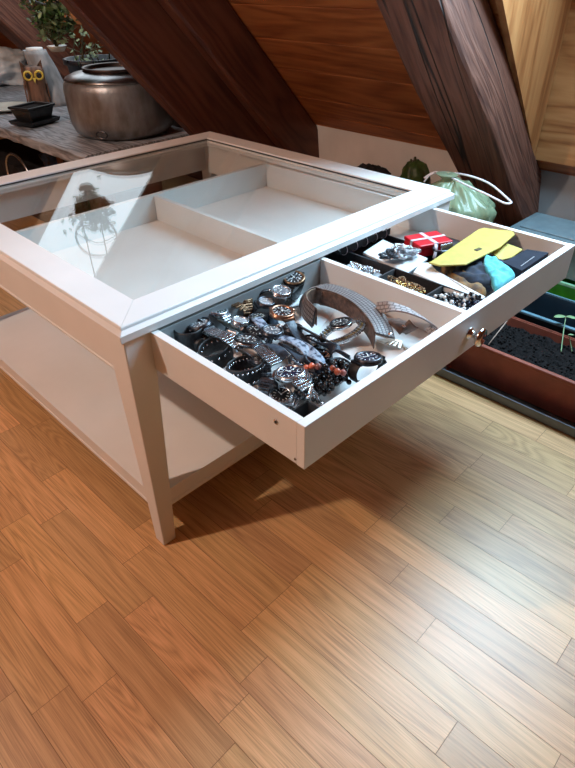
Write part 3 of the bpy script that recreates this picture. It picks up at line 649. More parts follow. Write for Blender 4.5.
# small things along the drawer front
CB = thing('small_black_box', 'small open black box in the front corner of the drawer', 'box', P(302, 403, FZ), (0, 0, 0))
a_ = .0; cw, cd_, hh = .027, .022, .034
cx = (X0+t+.004+cw, Y0+.016+cd_+.002)
CB.location = (cx[0], cx[1], FZ)
MB().box((-cw, -cd_, 0), (cw, cd_, .002)).box((-cw, -cd_, .002), (-cw+.002, cd_, hh)).box((cw-.002, -cd_, .002), (cw, cd_, hh)).box((-cw, -cd_, .002), (cw, -cd_+.002, hh)).box((-cw, cd_-.002, .002), (cw, cd_, hh)).build('box_body', BLACKPL, CB)
for (dx, dy, m_, l_) in ((-.006, -.010, GEM, 'pale green glass bead, left one in the small black corner box'), (.010, -.008, SILVER, 'silver bead, right one in the small black corner box')):
    tag(MB().ball((0, 0, 0), .0075, 16).build('glass_bead', m_, loc=None), l_, 'bead').location = (cx[0]+dx, cx[1]+dy, FZ+.0095)
def beads(name, label, pts, r, mt, group, k=4, jit=0, seed=1, cat='necklace', closed=False):
    r_ = random.Random(seed); path = smooth([Vector(p) for p in pts], 14); b = MB(); acc = 0; last = path[0]; i = 0
    b.ball(last, r, 8)
    for p in path[1:]:
        if (p-last).length >= r*1.9:
            q = p+Vector((r_.uniform(-1, 1), r_.uniform(-1, 1), r_.uniform(-1, 1)))*jit
            b.ball(q, r*r_.uniform(.85, 1.1), 8, mi=i % len(mt) if isinstance(mt, list) else 0); last = p; i += 1
    return tag(b.build(name, mt), label, cat, group)
def tangle(cx_, cy_, rx_, ry_, z0, dz, n, seed):
    r_ = random.Random(seed); c = P(cx_, cy_, z0)
    return [(c.x+rx_*(.45+.55*r_.random())*math.cos(i*2.3+seed), c.y+ry_*(.45+.55*r_.random())*math.sin(i*2.3+seed), z0+dz*i/n) for i in range(n)]
beads('bead_bracelet', 'black bead bracelet coiled by the drawer front near the front corner', tangle(322, 391, .026, .020, .432, .026, 15, 2), .0040, BEADB, 'bead bracelets in the drawer', seed=2, cat='bracelet')
beads('bead_bracelet', 'small dark bead bracelet behind the small black corner box, against the steel bracelet', [P(300, 393, .452), P(307, 397, .458), P(316, 400, .456), P(322, 404, .448), P(314, 396, .450)], .0036, [BEADB, BEADB, SILVER], 'bead bracelets in the drawer', seed=12, cat='bracelet')
beads('bead_bracelet', 'coral and black bead bracelet left of the black diving watch', [P(306, 368, .460), P(313, 366, .466), P(321, 367, .468), P(330, 367, .466), P(338, 372, .464), P(345, 373, .458)], .0052, [BEADC, PINKS, BEADB, BEADC], 'bead bracelets in the drawer', seed=3, cat='bracelet')
beads('bead_bracelet', 'second black bead bracelet, looped between the coral beads and the drawer front', tangle(337, 379, .028, .022, .432, .026, 14, 5), .0044, BEADB, 'bead bracelets in the drawer', seed=5, cat='bracelet')

# ------------------------------------------------------------------ jewellery side
def chain(name, label, c, rx_, ry_, zc, mt, group, seed, n=70, r=.0024, cat='necklace'):
    r_ = random.Random(seed); key = []
    m_ = 13
    for i in range(m_):
        an = i*2.4+r_.uniform(-.3, .3); rr = .35+.65*r_.random()
        key.append(Vector((c[0]+rx_*rr*math.cos(an), c[1]+ry_*rr*math.sin(an), zc+.0012*i+r_.uniform(-.001, .002))))
    path = smooth(key, 12); b = MB(); step = max(1, len(path)//n); k = 0
    for i in range(0, len(path)-1):
        p = path[i]; tt = (path[min(i+1, len(path)-1)]-p).normalized()
        ss = tt.orthogonal().normalized(); ss = Matrix.Rotation(k*1.2, 3, tt)@ss; k += 1
        b.tube([p+(tt*math.cos(2*math.pi*j/7)*1.5+ss*math.sin(2*math.pi*j/7))*r for j in range(7)], r*.33, 4, closed=True)
    return tag(b.build(name, mt), label, cat, group)
# fabric-lined black tray with compartments, lying along the divider
JT = thing('jewellery_tray', 'black jewellery tray with three compartments beside the drawer divider', 'tray', (0, 0, 0))
jx0, jx1, jy0, jy1 = .4640, .5560, -.3110, .075; jh = .040
b = MB().box((jx0, jy0, FZ), (jx1, jy1, FZ+.002))
for x in (jx0, jx1-.0025): b.box((x, jy0, FZ+.002), (x+.0025, jy1, FZ+jh))
ys = [jy0, -.212, -.103, jy1-.0025]
for y in (ys[0], ys[-1]): b.box((jx0+.0025, y, FZ+.002), (jx1-.0025, y+.0025, FZ+jh))
b.build('tray_body', BLACKPL, JT)
for y in ys[1:3]: MB().box((jx0+.0026, y, FZ+.002), (jx1-.0026, y+.003, FZ+jh-.001)).build('partition', BLACKPL, JT)
jc = (jx0+jx1)/2
beads('bead_necklace', 'pearl and black bead necklace heaped in the tray compartment nearest the drawer front', [(jc+.03*math.cos(i*2.1), -.262+.032*math.sin(i*2.1+i*.3), FZ+.026+i*.0016) for i in range(19)], .0038, [BEADP, BEADB, BEADB, BEADP], 'necklaces in the tray', seed=6, jit=.002)
beads('bead_necklace', 'navy bead necklace in the tray compartment nearest the drawer front', [(jc+.032*math.cos(i*1.7+1), -.262+.036*math.sin(i*1.7), FZ+.024+i*.0018) for i in range(13)], .0036, NAVYDIAL, 'necklaces in the tray', seed=7, jit=.002)
for i, (yc, mt, lab) in enumerate(((-.262, SILVER, 'silver chain tangled with the beads in the tray compartment nearest the drawer front'),
        (-.158, GOLD, 'gold chain heaped in the middle tray compartment'), (-.155, BRONZE, 'bronze chain under the gold chain in the middle tray compartment'), (-.160, SILVER, 'silver chain among the gold ones in the middle tray compartment'),
        (-.050, SILVER, 'bright silver chain in the tray compartment at the table edge'), (-.040, SILVER, 'fine silver chain coiled in the tray compartment at the table edge'))):
    chain('necklace_chain', lab, (jc, yc), .034, .040, FZ+.018+(i % 3)*.004, mt, 'necklaces in the tray', 20+i, r=.0027)
tag(MB().box((-.024, -.030, 0), (.024, .030, .001), Matrix.Translation((jc, -.045, FZ+.0155))@rotm(10)).build('paper_slip', PAPER), 'white slip of paper under the silver chains in the tray', 'paper')
strap('clear_sleeve', 'clear plastic sleeve rolled over the silver chains in the tray', [(jc+.024, -.09, FZ+.020), (jc+.018, -.05, FZ+.030), (jc+.018, -.01, FZ+.030)], (1, 0, 0), .022, .001, WHITEBAG, cat='sleeve')
# clear jewellery case with rings on hoops along the tabletop edge
RC = thing('ring_case', 'long clear case of rings held by white hoops, beside the table edge', 'case', (0, 0, 0))
p0, p1 = Vector((.475, -.005, FZ)), Vector((.655, .040, FZ))
p0, p1 = P(337, 259, .440), P(386, 238, .440); dr = (p1-p0); ln = dr.length; dr.normalize(); yaw_ = math.atan2(dr.y, dr.x)
M = Matrix.Translation((p0.x, p0.y, .4515))@Matrix.Rotation(yaw_, 4, 'Z')
MB().box((0, -.010, .0), (ln, .012, .0015), M).box((0, -.010, .0015), (ln, -.009, .014), M).box((0, .011, .0015), (ln, .012, .014), M).build('case_body', BLACKPL, RC)
for i in range(5):
    x = ln*(.1+.2*i)
    MB().tube([M@Vector((x, .0135*math.cos(a), .006+.013*math.sin(a))) for a in [math.pi*2*k/16 for k in range(16)]], .0008, 5, closed=True).build('hoop', RIBBON, RC)
for i in range(14):
    x = ln*(.05+.068*i); rl = ['silver', 'bronze', 'steel'][i % 3]; ol = ['nearest the divider', 'second', 'third', 'fourth', 'fifth', 'sixth', 'seventh', 'eighth', 'ninth', 'tenth', 'eleventh', 'twelfth', 'thirteenth', 'last'][i]
    o = MB().tube([M@Vector((x+.003*math.sin(i), .0065*math.cos(a), .0095+.0065*math.sin(a))) for a in [math.pi*2*k/14 for k in range(14)]], .0013, 6, closed=True).build('ring', [SILVER, BRONZE, STEEL][i % 3])
    tag(o, '%s ring in the long ring case by the table edge, %s' % (rl, ol+(' from the divider' if 0 < i < 13 else ', farthest from the divider' if i == 13 else '')), 'ring', 'rings in the clear case')
# zip bag with tangled silver chains
zb = MB(); P4 = [P(363, 252, .452), P(383, 239, .456), P(398, 246, .457), P(428, 258, .452), P(407, 273, .449)]
vs = [zb.bm.verts.new(p) for p in P4]; top = zb.face(vs)
vs2 = [zb.bm.verts.new(p-Vector((0, 0, .006))) for p in P4]; zb.face(vs2[::-1])
for i in range(5): zb.face([vs[i], vs[(i+1) % 5], vs2[(i+1) % 5], vs2[i]])
tag(zb.build('zip_bag', WHITEBAG, bevel=.002), 'pale plastic zip bag under a tangle of silver chains', 'bag')
c1 = P(400, 257, .459)
for i, (dx, dy) in enumerate(((0, 0), (.022, -.004), (-.018, .006), (.008, .012))):
    chain('necklace_chain', ['thick silver chain tangled on the pale zip bag, centre of the heap', 'silver chain at the right side of the heap on the zip bag', 'dark steel chain at the left side of the heap on the zip bag', 'fine silver chain at the back of the heap on the zip bag'][i], (c1.x+dx, c1.y+dy), .034, .024, .458+.001*i, [SILVER, STEEL, DARKSTEEL, SILVER][i], 'chains on the zip bag', 40+i, r=.0026)
# supports for the things piled in the right half: black tray beneath
BL = thing('jewellery_tray', 'black lined tray under the red box and the zip bag, farther from the divider', 'tray')
q0, q1 = .560, .700
MB().box((q0, -.205, FZ), (q1, .115, FZ+.002)).box((q0, -.205, FZ+.002), (q0+.0025, .115, FZ+.034)).box((q1-.0025, -.205, FZ+.002), (q1, .115, FZ+.034)).box((q0+.0025, -.205, FZ+.002), (q1-.0025, -.2025, FZ+.034)).box((q0+.0025, .1125, FZ+.002), (q1-.0025, .115, FZ+.034)).build('tray_body', BLACKPL, BL)
nb = P(392, 235, .45)
tag(MB().box((-.060, -.013, 0), (.060, .013, .052), Matrix.Translation((.655, .078, FZ+.0025))@rotm(8)).build('navy_box', NAVYBOX, bevel=.002), 'navy card box half under the tabletop, behind the red gift box', 'box')
# red box
RB = thing('gift_box', 'small red gift box tied with a pinkish white ribbon', 'box', (0, 0, 0))
rc = P(428, 241, .456); M = Matrix.Translation(rc-Vector((0, 0, .010)))@rotm(-24, 0, 0)
MB().box((-.040, -.031, -.010), (.040, .031, .008), M).build('box_body', RED, RB, bevel=.002)
MB().box((-.041, -.032, .0082), (.041, .032, .0165), M).build('lid', RED, RB, bevel=.002)
r_ = MB(); r_.box((-.0045, -.0325, -.0102), (.0045, -.0320, .0170), M).box((-.0045, -.0325, .0166), (.0045, .0325, .0174), M).box((-.0045, .0320, -.010), (.0045, .0325, .0170), M)
r_.box((-.0415, -.004, .0167), (.0415, .004, .0175), M).box((-.0420, -.004, -.010), (-.0414, .004, .0172), M).box((.0414, -.004, -.010), (.0420, .004, .0172), M).build('ribbon', RIBBON, RB)
MB().ribbon([M@Vector(v) for v in ((-.002, -.032, .016), (-.004, -.038, .008), (-.006, -.040, -.004), (-.012, -.046, -.010))], M.to_3x3()@Vector((1, 0, 0)), .007, .0008).build('ribbon', RIBBON, RB)
# clasp with metal plate
cl = P(447, 247, .462)
CLp = thing('metal_clasp', 'grey metal clasp with a flat plate, in front of the red box', 'clasp')
M = Matrix.Translation(cl)@rotm(-20, 0, 0)
MB().box((-.015, -.001, -.011), (.015, .001, .007), M@Matrix.Rotation(R(-25), 4, 'X')).build('plate', STEEL, CLp, bevel=.0008)
MB().tube([M@Vector((.024*math.cos(a), .017*math.sin(a)+.010, -.006)) for a in [math.pi*2*k/24 for k in range(24)]], .0022, 8, closed=True).build('ring', DARKSTEEL, CLp)
# white bag / envelope with flap under the yellow pouch
wb = MB(); Q = [P(413, 272, .456), P(420, 262, .464), P(430, 262, .464), P(437, 270, .460), P(461, 283, .458), P(486, 296, .452), P(480, 300, .449), P(452, 290, .450), P(428, 279, .452)]
v1 = [wb.bm.verts.new(p) for p in Q]; v2 = [wb.bm.verts.new(p-Vector((0, 0, .012))) for p in Q]; wb.face(v1); wb.face(v2[::-1])
for i in range(9): wb.face([v1[i], v1[(i+1) % 9], v2[(i+1) % 9], v2[i]])
tag(wb.build('white_pouch', PAPER, bevel=.003, seg=3), 'soft white pouch lying under the yellow case', 'pouch')
# lumpy cloth helper
def lump(name, label, cat, outline, zmid, hgt, mt, seed=0, fold=.004, n=16, freq=60, group=None):
    c = sum(outline, Vector())/len(outline); b = MB(); ol = smooth(outline+[outline[0]], 6)[:-1]; K = len(ol); rings = []
    for i in range(n+1):
        f = i/n; ring = []
        for p in ol:
            q = c.lerp(p, f); e = math.sqrt(max(0, 1-f**3.0)); z = zmid+hgt*e+(q.z-zmid)*f
            z += fold*(.3+.7*e)*noise.noise(Vector((q.x*freq, q.y*freq, seed)))*2+fold*abs(noise.noise(Vector((q.x*freq*.45+9, q.y*freq*.7, seed))))*1.5
            ring.append(b.bm.verts.new((q.x, q.y, z)))
        rings.append(ring)
    for a, d in zip(rings, rings[1:]):
        for k in range(K): b.face([a[k], a[(k+1) % K], d[(k+1) % K], d[k]], 0, True)
    bot = [b.bm.verts.new((v.co.x, v.co.y, zmid-hgt*.6)) for v in rings[-1]]
    for k in range(K): b.face([rings[-1][k], rings[-1][(k+1) % K], bot[(k+1) % K], bot[k]], 0, True)
    b.face(bot[::-1])
    return tag(b.build(name, mt), label, cat, group)
zc = .447
lump('dark_scarf', 'brown and gold patterned scarf showing under the front edge of the yellow case', 'scarf', [P(441, 268, .440), P(455, 267, .440), P(470, 276, .440), P(486, 294, .440), P(474, 298, .438), P(455, 288, .440)], .436, .016, mat('brown_gold_cloth', (.30, .16, .05), .8, scale=60, col2=(.03, .02, .02)), 2, fold=.003)
lump('navy_cloth', 'crumpled navy cloth between the yellow case and the turquoise cloth', 'cloth', [P(450, 275, zc), P(462, 264, zc), P(480, 262, zc), P(497, 262, zc), P(512, 270, zc), P(508, 280, zc), P(488, 286, zc), P(468, 285, zc)], zc-.004, .016, NAVYCLOTH, 4, fold=.0032)
lump('turquoise_cloth', 'small turquoise cloth with a pointed corner against the drawer front', 'cloth', [P(484.5, 256, .466), P(495, 259, .465), P(507, 268, .462), P(515, 276, .456), P(506, 284, .452), P(496, 290, .452), P(490, 278, .456), P(484, 267, .462)], .454, .011, TURQ, 6, fold=.0026, freq=95)
# yellow case: two flat leaves
YC = thing('yellow_case', 'flat yellow leatherette case with a small dark emblem', 'case')
def leaf(pts, zz, th, name):
    b = MB(); b1 = [b.bm.verts.new(p) for p in pts]; b2 = [b.bm.verts.new(p-Vector((0, 0, th))) for p in pts]; b.face(b1); b.face(b2[::-1]); n = len(pts)
    for i in range(n): b.face([b1[i], b1[(i+1) % n], b2[(i+1) % n], b2[i]])
    return b.build(name, YELLOW, YC, bevel=.0018, seg=3)
zz = .474
leaf([P(428, 262, zz), P(431, 261, zz), P(479, 228.5, zz), P(484, 227.5, zz), P(513, 231, zz), P(515, 234, zz), P(500, 247, zz), P(466, 264, zz), P(440, 265, zz)], zz, .004, 'upper_leaf')
leaf([P(489, 250, .463), P(507, 243, .463), P(523, 249, .463), P(512, 257, .461), P(500, 260, .458)], .46, .004, 'lower_leaf')
ec = P(478, 249, zz+.0013); e2 = (P(482, 246.5, zz)-P(473, 250.5, zz)); ey = math.atan2(e2.y, e2.x)
M = Matrix.Translation(ec)@Matrix.Rotation(ey, 4, 'Z')
em = MB().box((-.0085, -.0042, -.0012), (.0085, .0042, .0), M).build('emblem', BLACKLEA, YC, bevel=.0010)
MB().box((-.005, .0008, 0), (.005, .0017, .0004), M).box((-.005, -.0020, 0), (-.001, -.0011, .0004), M).box((.001, -.0020, 0), (.005, -.0011, .0004), M).build('emblem_mark', mat('ochre_ink', (.4, .28, .05), .5), em)
# slate box with a pale line of lettering
DB = thing('flat_box', 'flat slate-grey box with a thin pale line, in the far corner of the drawer front', 'box')
db0 = P(523, 260, .461); M = Matrix.Translation(db0-Vector((0, 0, .030)))@rotm(30)
DBp = [P(527, 249, .4655), P(549, 252.5, .4655), P(522, 270.5, .4655), P(503, 262, .4655)]
b = MB(); b1 = [b.bm.verts.new(p) for p in DBp]; b2 = [b.bm.verts.new((p.x, p.y, FZ)) for p in DBp]; b.face(b1); b.face(b2[::-1])
for i in range(4): b.face([b1[i], b1[(i+1) % 4], b2[(i+1) % 4], b2[i]])
b.build('box_body', DARKBOX, DB, bevel=.001)
q0, q1 = P(521, 266, .4658), P(535, 256, .4658); dd = (q1-q0); sd = Vector((-dd.y, dd.x, 0)).normalized()
b = MB(); rr = random.Random(4); f = 0
while f < .95:
    g = f+rr.uniform(.05, .11); b.box((0, -.0009, 0), ((g-f)*dd.length*.72, .0009, .0003), Matrix.Translation(q0+dd*f)@Matrix.Rotation(math.atan2(dd.y, dd.x), 4, 'Z')); f = g
b.build('printed_line', mat('pale_print', (.42, .42, .44), .5), DB)
# tan case filling under the pile
tag(MB().box((.705, -.30, FZ), (.83, -.02, FZ+.014)).build('dark_case', BLACKPL, bevel=.002), 'flat black case at the bottom of the right drawer half, under the cloths', 'case')

# ------------------------------------------------------------------ planters on the floor at the right
TR = thing('planter', 'long terracotta planter box filled with dark soil, standing in a grey tray', 'planter')
def trough(b, x0, x1, y0, y1, z0, z1, th, tp=.0):
    b.box((x0+tp, y0+tp, z0), (x1-tp, y1-tp, z0+.004))
    def wall(pa, pb): b.prism([Vector(p) for p in pa], pb)
    for (xa, xb, s_) in ((x0, x0+th, 1), (x1-th, x1, -1)):
        b.prism([(xa+(tp*s_), y0, z0), (xb+(tp*s_), y0, z0), (xb, y0, z1), (xa, y0, z1)], (0, y1-y0, 0))
    for (ya, yb, s_) in ((y0, y0+th, 1), (y1-th, y1, -1)):
        b.prism([(x0, ya+tp*s_, z0), (x0, yb+tp*s_, z0), (x0, yb, z1), (x0, ya, z1)], (x1-x0, 0, 0))
    return b
def rim(b, x0, x1, y0, y1, z, w_, h_):
    b.box((x0-w_, y0-w_, z-h_), (x0, y1+w_, z)).box((x1, y0-w_, z-h_), (x1+w_, y1+w_, z)).box((x0, y0-w_, z-h_), (x1, y0, z)).box((x0, y1, z-h_), (x1, y1+w_, z)); return b
py0, py1 = -.95, -.035
trough(MB(), .892, 1.135, py0-.02, py1+.015, .0005, .030, .004, .004).build('tray', TRAYGREY, TR, bevel=.001)
trough(MB(), .925, 1.118, py0, py1-.01, .008, .128, .004, .018).build('planter_body', TERRA, TR)
rim(MB(), .925, 1.118, py0, py1-.01, .130, .007, .012).build('planter_rim', TERRA, TR, bevel=.0035, seg=3)
def soil(name, x0, x1, y0, y1, z, seed, label=None):
    b = MB(); nx, ny = 26, 120; g = [[b.bm.verts.new((x0+(x1-x0)*i/nx, y0+(y1-y0)*j/ny, z+.010*noise.noise(Vector((i*.22, j*.2, seed)))+.006*noise.noise(Vector((i*1.7, j*1.7, seed))))) for j in range(ny+1)] for i in range(nx+1)]
    for i in range(nx):
        for j in range(ny): b.face([g[i][j], g[i+1][j], g[i+1][j+1], g[i][j+1]])
    r_ = random.Random(seed)
    for _ in range(900):
        x, y = r_.uniform(x0+.006, x1-.006), r_.uniform(y0+.006, y1-.006); s_ = r_.uniform(.0015, .0045)
        b.ball((x, y, z+.002+.010*noise.noise(Vector(((x-x0)/(x1-x0)*nx*.22, (y-y0)/(y1-y0)*ny*.2, seed)))), (s_, s_*r_.uniform(.6, 1.3), s_*.8), 5)
    return b.build(name, SOIL, TR if not label else None)
so = soil('soil', .930, 1.113, py0+.006, py1-.016, .106, 3); so['kind'] = 'stuff'
N2 = thing('planter', 'empty dark teal plastic trough behind the terracotta planter', 'planter')
trough(MB(), 1.150, 1.300, py0, .02, .0005, .140, .004, .012).build('planter_body', NAVYPOT, N2)
rim(MB(), 1.150, 1.300, py0, .02, .143, .008, .008).build('planter_rim', BLUERIM, N2, bevel=.002)
G2 = thing('planter', 'green plastic trough with pale rim, behind the dark teal trough', 'planter')
trough(MB(), 1.325, 1.490, py0, .03, .0005, .178, .004, .010).build('planter_body', GREENPOT, G2)
rim(MB(), 1.325, 1.490, py0, .03, .180, .006, .010).build('planter_rim', mat('pale_green_plastic', (.22, .50, .30), .5), G2, bevel=.002)
# translucent storage box resting on the green trough
SB = thing('storage_box', 'translucent plastic storage box with bluish lid on the green trough', 'box')
trough(MB(), 1.345, 1.500, -.92, .015, .181, .285, .003, .006).build('box_body', CLEARPL, SB)
b = MB().box((1.335, -.93, .285), (1.512, .022, .294)).box((1.350, -.90, .294), (1.498, .000, .299)).build('lid', CLEARLID, SB, bevel=.003)
MB().box((1.339, -.30, .262), (1.346, -.22, .290)).build('latch', CLEARLID, SB, bevel=.002)
# sprouts
def sprout(label, base, tip, leaves, group='seedlings in the terracotta planter'):
    t_ = thing('seedling', label, 'seedling', (0, 0, 0), group=group); base, tip = Vector(base), Vector(tip)
    mid = base.lerp(tip, .6)+Vector((.006, .004, .006))
    MB().tube(smooth([base, mid, tip], 8), [.0014]*8+[.0010]*9, 6).build('stem', SPROUT, t_)
    for (dx, dy, dz, l, w_) in leaves:
        d = Vector((dx, dy, dz)).normalized(); s_ = d.cross(Vector((0, 0, 1))).normalized()
        b = MB(); n = 8; rows = []
        for i in range(n+1):
            f = i/n; hw = w_*math.sin(math.pi*min(1, f*.97+.03))**.7/2; c = tip+d*l*f+Vector((0, 0, -.25*l*f*f))
            rows.append([b.bm.verts.new(c-s_*hw+Vector((0, 0, .0012))), b.bm.verts.new(c-Vector((0, 0, .0006))), b.bm.verts.new(c+s_*hw+Vector((0, 0, .0012)))])
        for a, c in zip(rows, rows[1:]):
            for k in range(2): b.face([a[k], a[k+1], c[k+1], c[k]], 0, True)
        o = b.build('leaf', SPROUT, t_); sm = o.modifiers.new('th', 'SOLIDIFY'); sm.thickness = .0006
s1 = P(561, 352, .107); s2 = P(572, 352, .107)
sprout('taller seedling with two long pale leaves in the terracotta planter', s1, P(566, 317, .165), [(-.75, .65, .25, .036, .017), (.6, -.8, .05, .034, .016)])
sprout('thin seedling stem bending right beside the taller seedling', s2, P(568, 335, .15), [(.5, -.7, .2, .016, .006)])
st0, st1 = P(485, 346, .110), P(507, 321, .155)
tag(MB().tube([st0-Vector((0, 0, .012)), st1], .0016, 7).build('plant_stake', mat('pale_stick', (.55, .38, .30), .6)), 'thin pale stick leaning out of the soil in the terracotta planter', 'stick')

# ------------------------------------------------------------------ bag, gourd and dark bundle behind the table
def blob(name, label, cat, c, rx_, ry_, rz_, mt, seed=0, amp=.1, freq=3, n=40, ridges=0, top=None, group=None, parent=None):
    b = MB(); rings = []; h = n//2; c = Vector(c)
    for i in range(h+1):
        ph = math.pi*i/h; ring = []
        for k in range(n):
            a = 2*math.pi*k/n; d = Vector((math.sin(ph)*math.cos(a), math.sin(ph)*math.sin(a), -math.cos(ph)))
            s_ = 1+amp*noise.noise(d*freq+Vector((seed, seed*.7, 0)))
            if ridges: s_ += .05*math.cos(ridges*a+math.sin(ph*3)*1.3)*math.sin(ph)+.02*math.cos((ridges*2+1)*a)*math.sin(ph)
            z = d.z*rz_*s_; z = max(z, -rz_*.8)
            pin_ = 1
            if top and d.z > top[0]: pin_ = 1-(d.z-top[0])/(1-top[0])*top[1]
            ring.append(b.bm.verts.new(c+Vector((d.x*rx_*s_*pin_, d.y*ry_*s_*pin_, z))))
        rings.append(ring)
    for a, d in zip(rings, rings[1:]):
        for k in range(n): b.face([a[k], a[(k+1) % n], d[(k+1) % n], d[k]], 0, True)
    o = b.build(name, mt, parent)
    return tag(o, label, cat, group) if label else o
# low crate they stand on
tag(MB().box((1.00, .045, 0), (1.385, .80, .26)).build('cardboard_box', CARD, bevel=.004), 'brown cardboard box behind the coffee table, carrying the green plastic bag', 'box')
PB = thing('plastic_bag', 'tied translucent green plastic bag with white cord, by the cracked rafter', 'bag')
bc = Vector((1.105, .13, 0))
blob('bag_body', None, None, (1.110, .105, .362), .110, .118, .104, BAGPL, 3, .12, 3.5, n=72, ridges=15, top=(.55, .45), parent=PB)
kn = P(440, 166, .395)
b = MB(); 
b.lathe([(.03, -.035), (.016, -.018), (.010, 0), (.018, .008), (.026, .014)], 20, Matrix.Translation((bc.x, bc.y, .462)), sx=1, sy=1.2); b.build('bag_neck', BAGPL, PB)
kz = .470
MB().tube(smooth([P(424, 182, kz-.03), P(430, 175, kz-.01), P(440, 172, kz), P(452, 173, kz), P(470, 176, kz+.005), P(490, 184, kz), P(508, 199, kz-.01), P(511, 203, kz-.012), P(504, 203, kz-.012), P(488, 195, kz-.006), P(470, 187, kz), P(452, 178, kz), P(436, 172, kz), P(424, 178, kz-.02)], 6), .0026, 8).build('cord', CORD, PB)
gd = P(418, 172, .33)
GR = thing('green_gourd', 'dark green warty gourd with a short stem behind the coffee table', 'gourd')
gy = P(416, 169, .345)
blob('body', None, None, (gy.x, gy.y, .310), .055, .052, .062, CACT, 5, .14, 3, ridges=6, parent=GR)
MB().tube([(gy.x, gy.y+.008, .362), (gy.x+.004, gy.y+.012, .385)], [.008, .004], 8).build('stem', STEMM, GR)
MB().tube([(gy.x+.01, gy.y+.030, .352), (gy.x+.012, gy.y+.034, .372)], [.006, .003], 8).build('stem', STEMM, GR)
dl = P(384, 172, .33)
blob('dark_bundle', 'black cloth bundle between the table edge and the green gourd', 'bundle', (dl.x-.06, dl.y+.02, .305), .075, .070, .055, DARKLUMP, 9, .3, 3)

# ------------------------------------------------------------------ old plank bench at the back left with its things
SZ = .45
PB2 = thing('plank_bench', 'rough grey wooden plank bench at the back left carrying the pot', 'bench')
b = MB(); n = 60; xe = .57
for j in range(1): pass
top_ = []; 
b = MB(); rows = []
for j in range(n+1):
    y = 1.135+1.70*j/n; w1 = .006*noise.noise(Vector((0, j*.35, 2))); w2 = .008*noise.noise(Vector((5, j*.5, 2)))
    rows.append([b.bm.verts.new(p) for p in ((xe+w1+.012, y, SZ), (xe+w1, y, SZ-.006), (xe+w2, y, SZ-.040), (xe+.02, y, SZ-.045), (1.03 if y < 1.5 else 1.18, y, SZ-.045), (1.03 if y < 1.5 else 1.18, y, SZ))])
for a, c in zip(rows, rows[1:]):
    for k in range(6): b.face([a[k], a[(k+1) % 6], c[(k+1) % 6], c[k]])
b.face(rows[0]); b.face(rows[-1][::-1]); b.build('bench_top', PLANK, PB2, bevel=.002)
for x, y in ((.66, 1.45), (1.0, 1.45), (.66, 2.7), (1.1, 2.7)): MB().box((x-.03, y-.03, 0), (x+.03, y+.03, SZ-.046)).build('leg', BEAM, PB2, bevel=.003)
# metal pot
mp = Vector((.85, 1.335, SZ+.0005)); prr = .186
POT = thing('metal_pot', 'big round hammered tin pot with a wide rimmed mouth, on the plank bench', 'pot', mp)
body = [(0, 0), (.76, 0), (.84, .025), (.92, .09), (.97, .22), (.992, .42), (1.0, .62), (.998, .82), (.975, .91), (.935, .96)]
MB().lathe([(a*prr, z*.196) for a, z in body], 56).build('pot_body', COPPER, POT)
MB().lathe([(.935*prr, .187), (.955*prr, .190), (.935*prr, .195), (.80*prr, .206), (.62*prr, .213), (.60*prr, .214)], 56, cap=False).build('pot_shoulder', mat('worn_tin', (.36, .35, .35), .30, 1, var=.2, scale=18, bump=.3), POT)
MB().lathe([(.60*prr, .212), (.585*prr, .219), (.60*prr, .224), (.585*prr, .226), (.545*prr, .222), (.54*prr, .20), (.4*prr, .185)], 48, cap=True).build('mouth_rim', mat('dark_tin', (.12, .09, .08), .4, 1), POT)
POT.scale = (1, 1, .95)
for s_ in (-1, 1):
    MB().tube([(s_*-.62*prr*1.0-.0*s_, -.80*prr*s_, .150+.022*math.sin(a)) if False else (prr*math.cos(R(215 if s_ < 0 else 35))*1.02+.02*math.cos(a)*math.cos(R(215 if s_ < 0 else 35)+1.57), prr*math.sin(R(215 if s_ < 0 else 35))*1.02+.02*math.cos(a)*math.sin(R(215 if s_ < 0 else 35)+1.57), .03+.012*math.sin(a)) for a in [2*math.pi*k/14 for k in range(14)]], .003, 6, closed=True).build('ring_handle', DARKSTEEL, POT)
# bonsai pot with saucer
bp2 = P(36, 124, SZ); BO = thing('bonsai_pot', 'small square black clay pot on a black saucer, at the bench edge', 'pot', (bp2.x, bp2.y, SZ+.0005), (0, 0, R(18)))
def sq(prof, b=None):
    b = b or MB(); rg = []
    for w_, z in prof: rg.append([b.bm.verts.new((x*w_, y*w_*.8, z)) for x, y in ((-1, -1), (1, -1), (1, 1), (-1, 1))])
    for a, c in zip(rg, rg[1:]):
        for k in range(4): b.face([a[k], a[(k+1) % 4], c[(k+1) % 4], c[k]])
    b.face(rg[0][::-1]); b.face(rg[-1]); return b
sq([(.050, 0), (.070, .006), (.076, .020), (.073, .020), (.066, .010), (.05, .006)]).build('saucer', BLACKPOT, BO, bevel=.002)
sq([(.044, .0062), (.048, .012), (.062, .058), (.068, .060), (.068, .068), (.057, .068), (.055, .056)]).build('pot_body', BLACKPOT, BO, bevel=.002)
sq([(.0550, .0562), (.050, .060)]).build('soil', SOIL, BO)
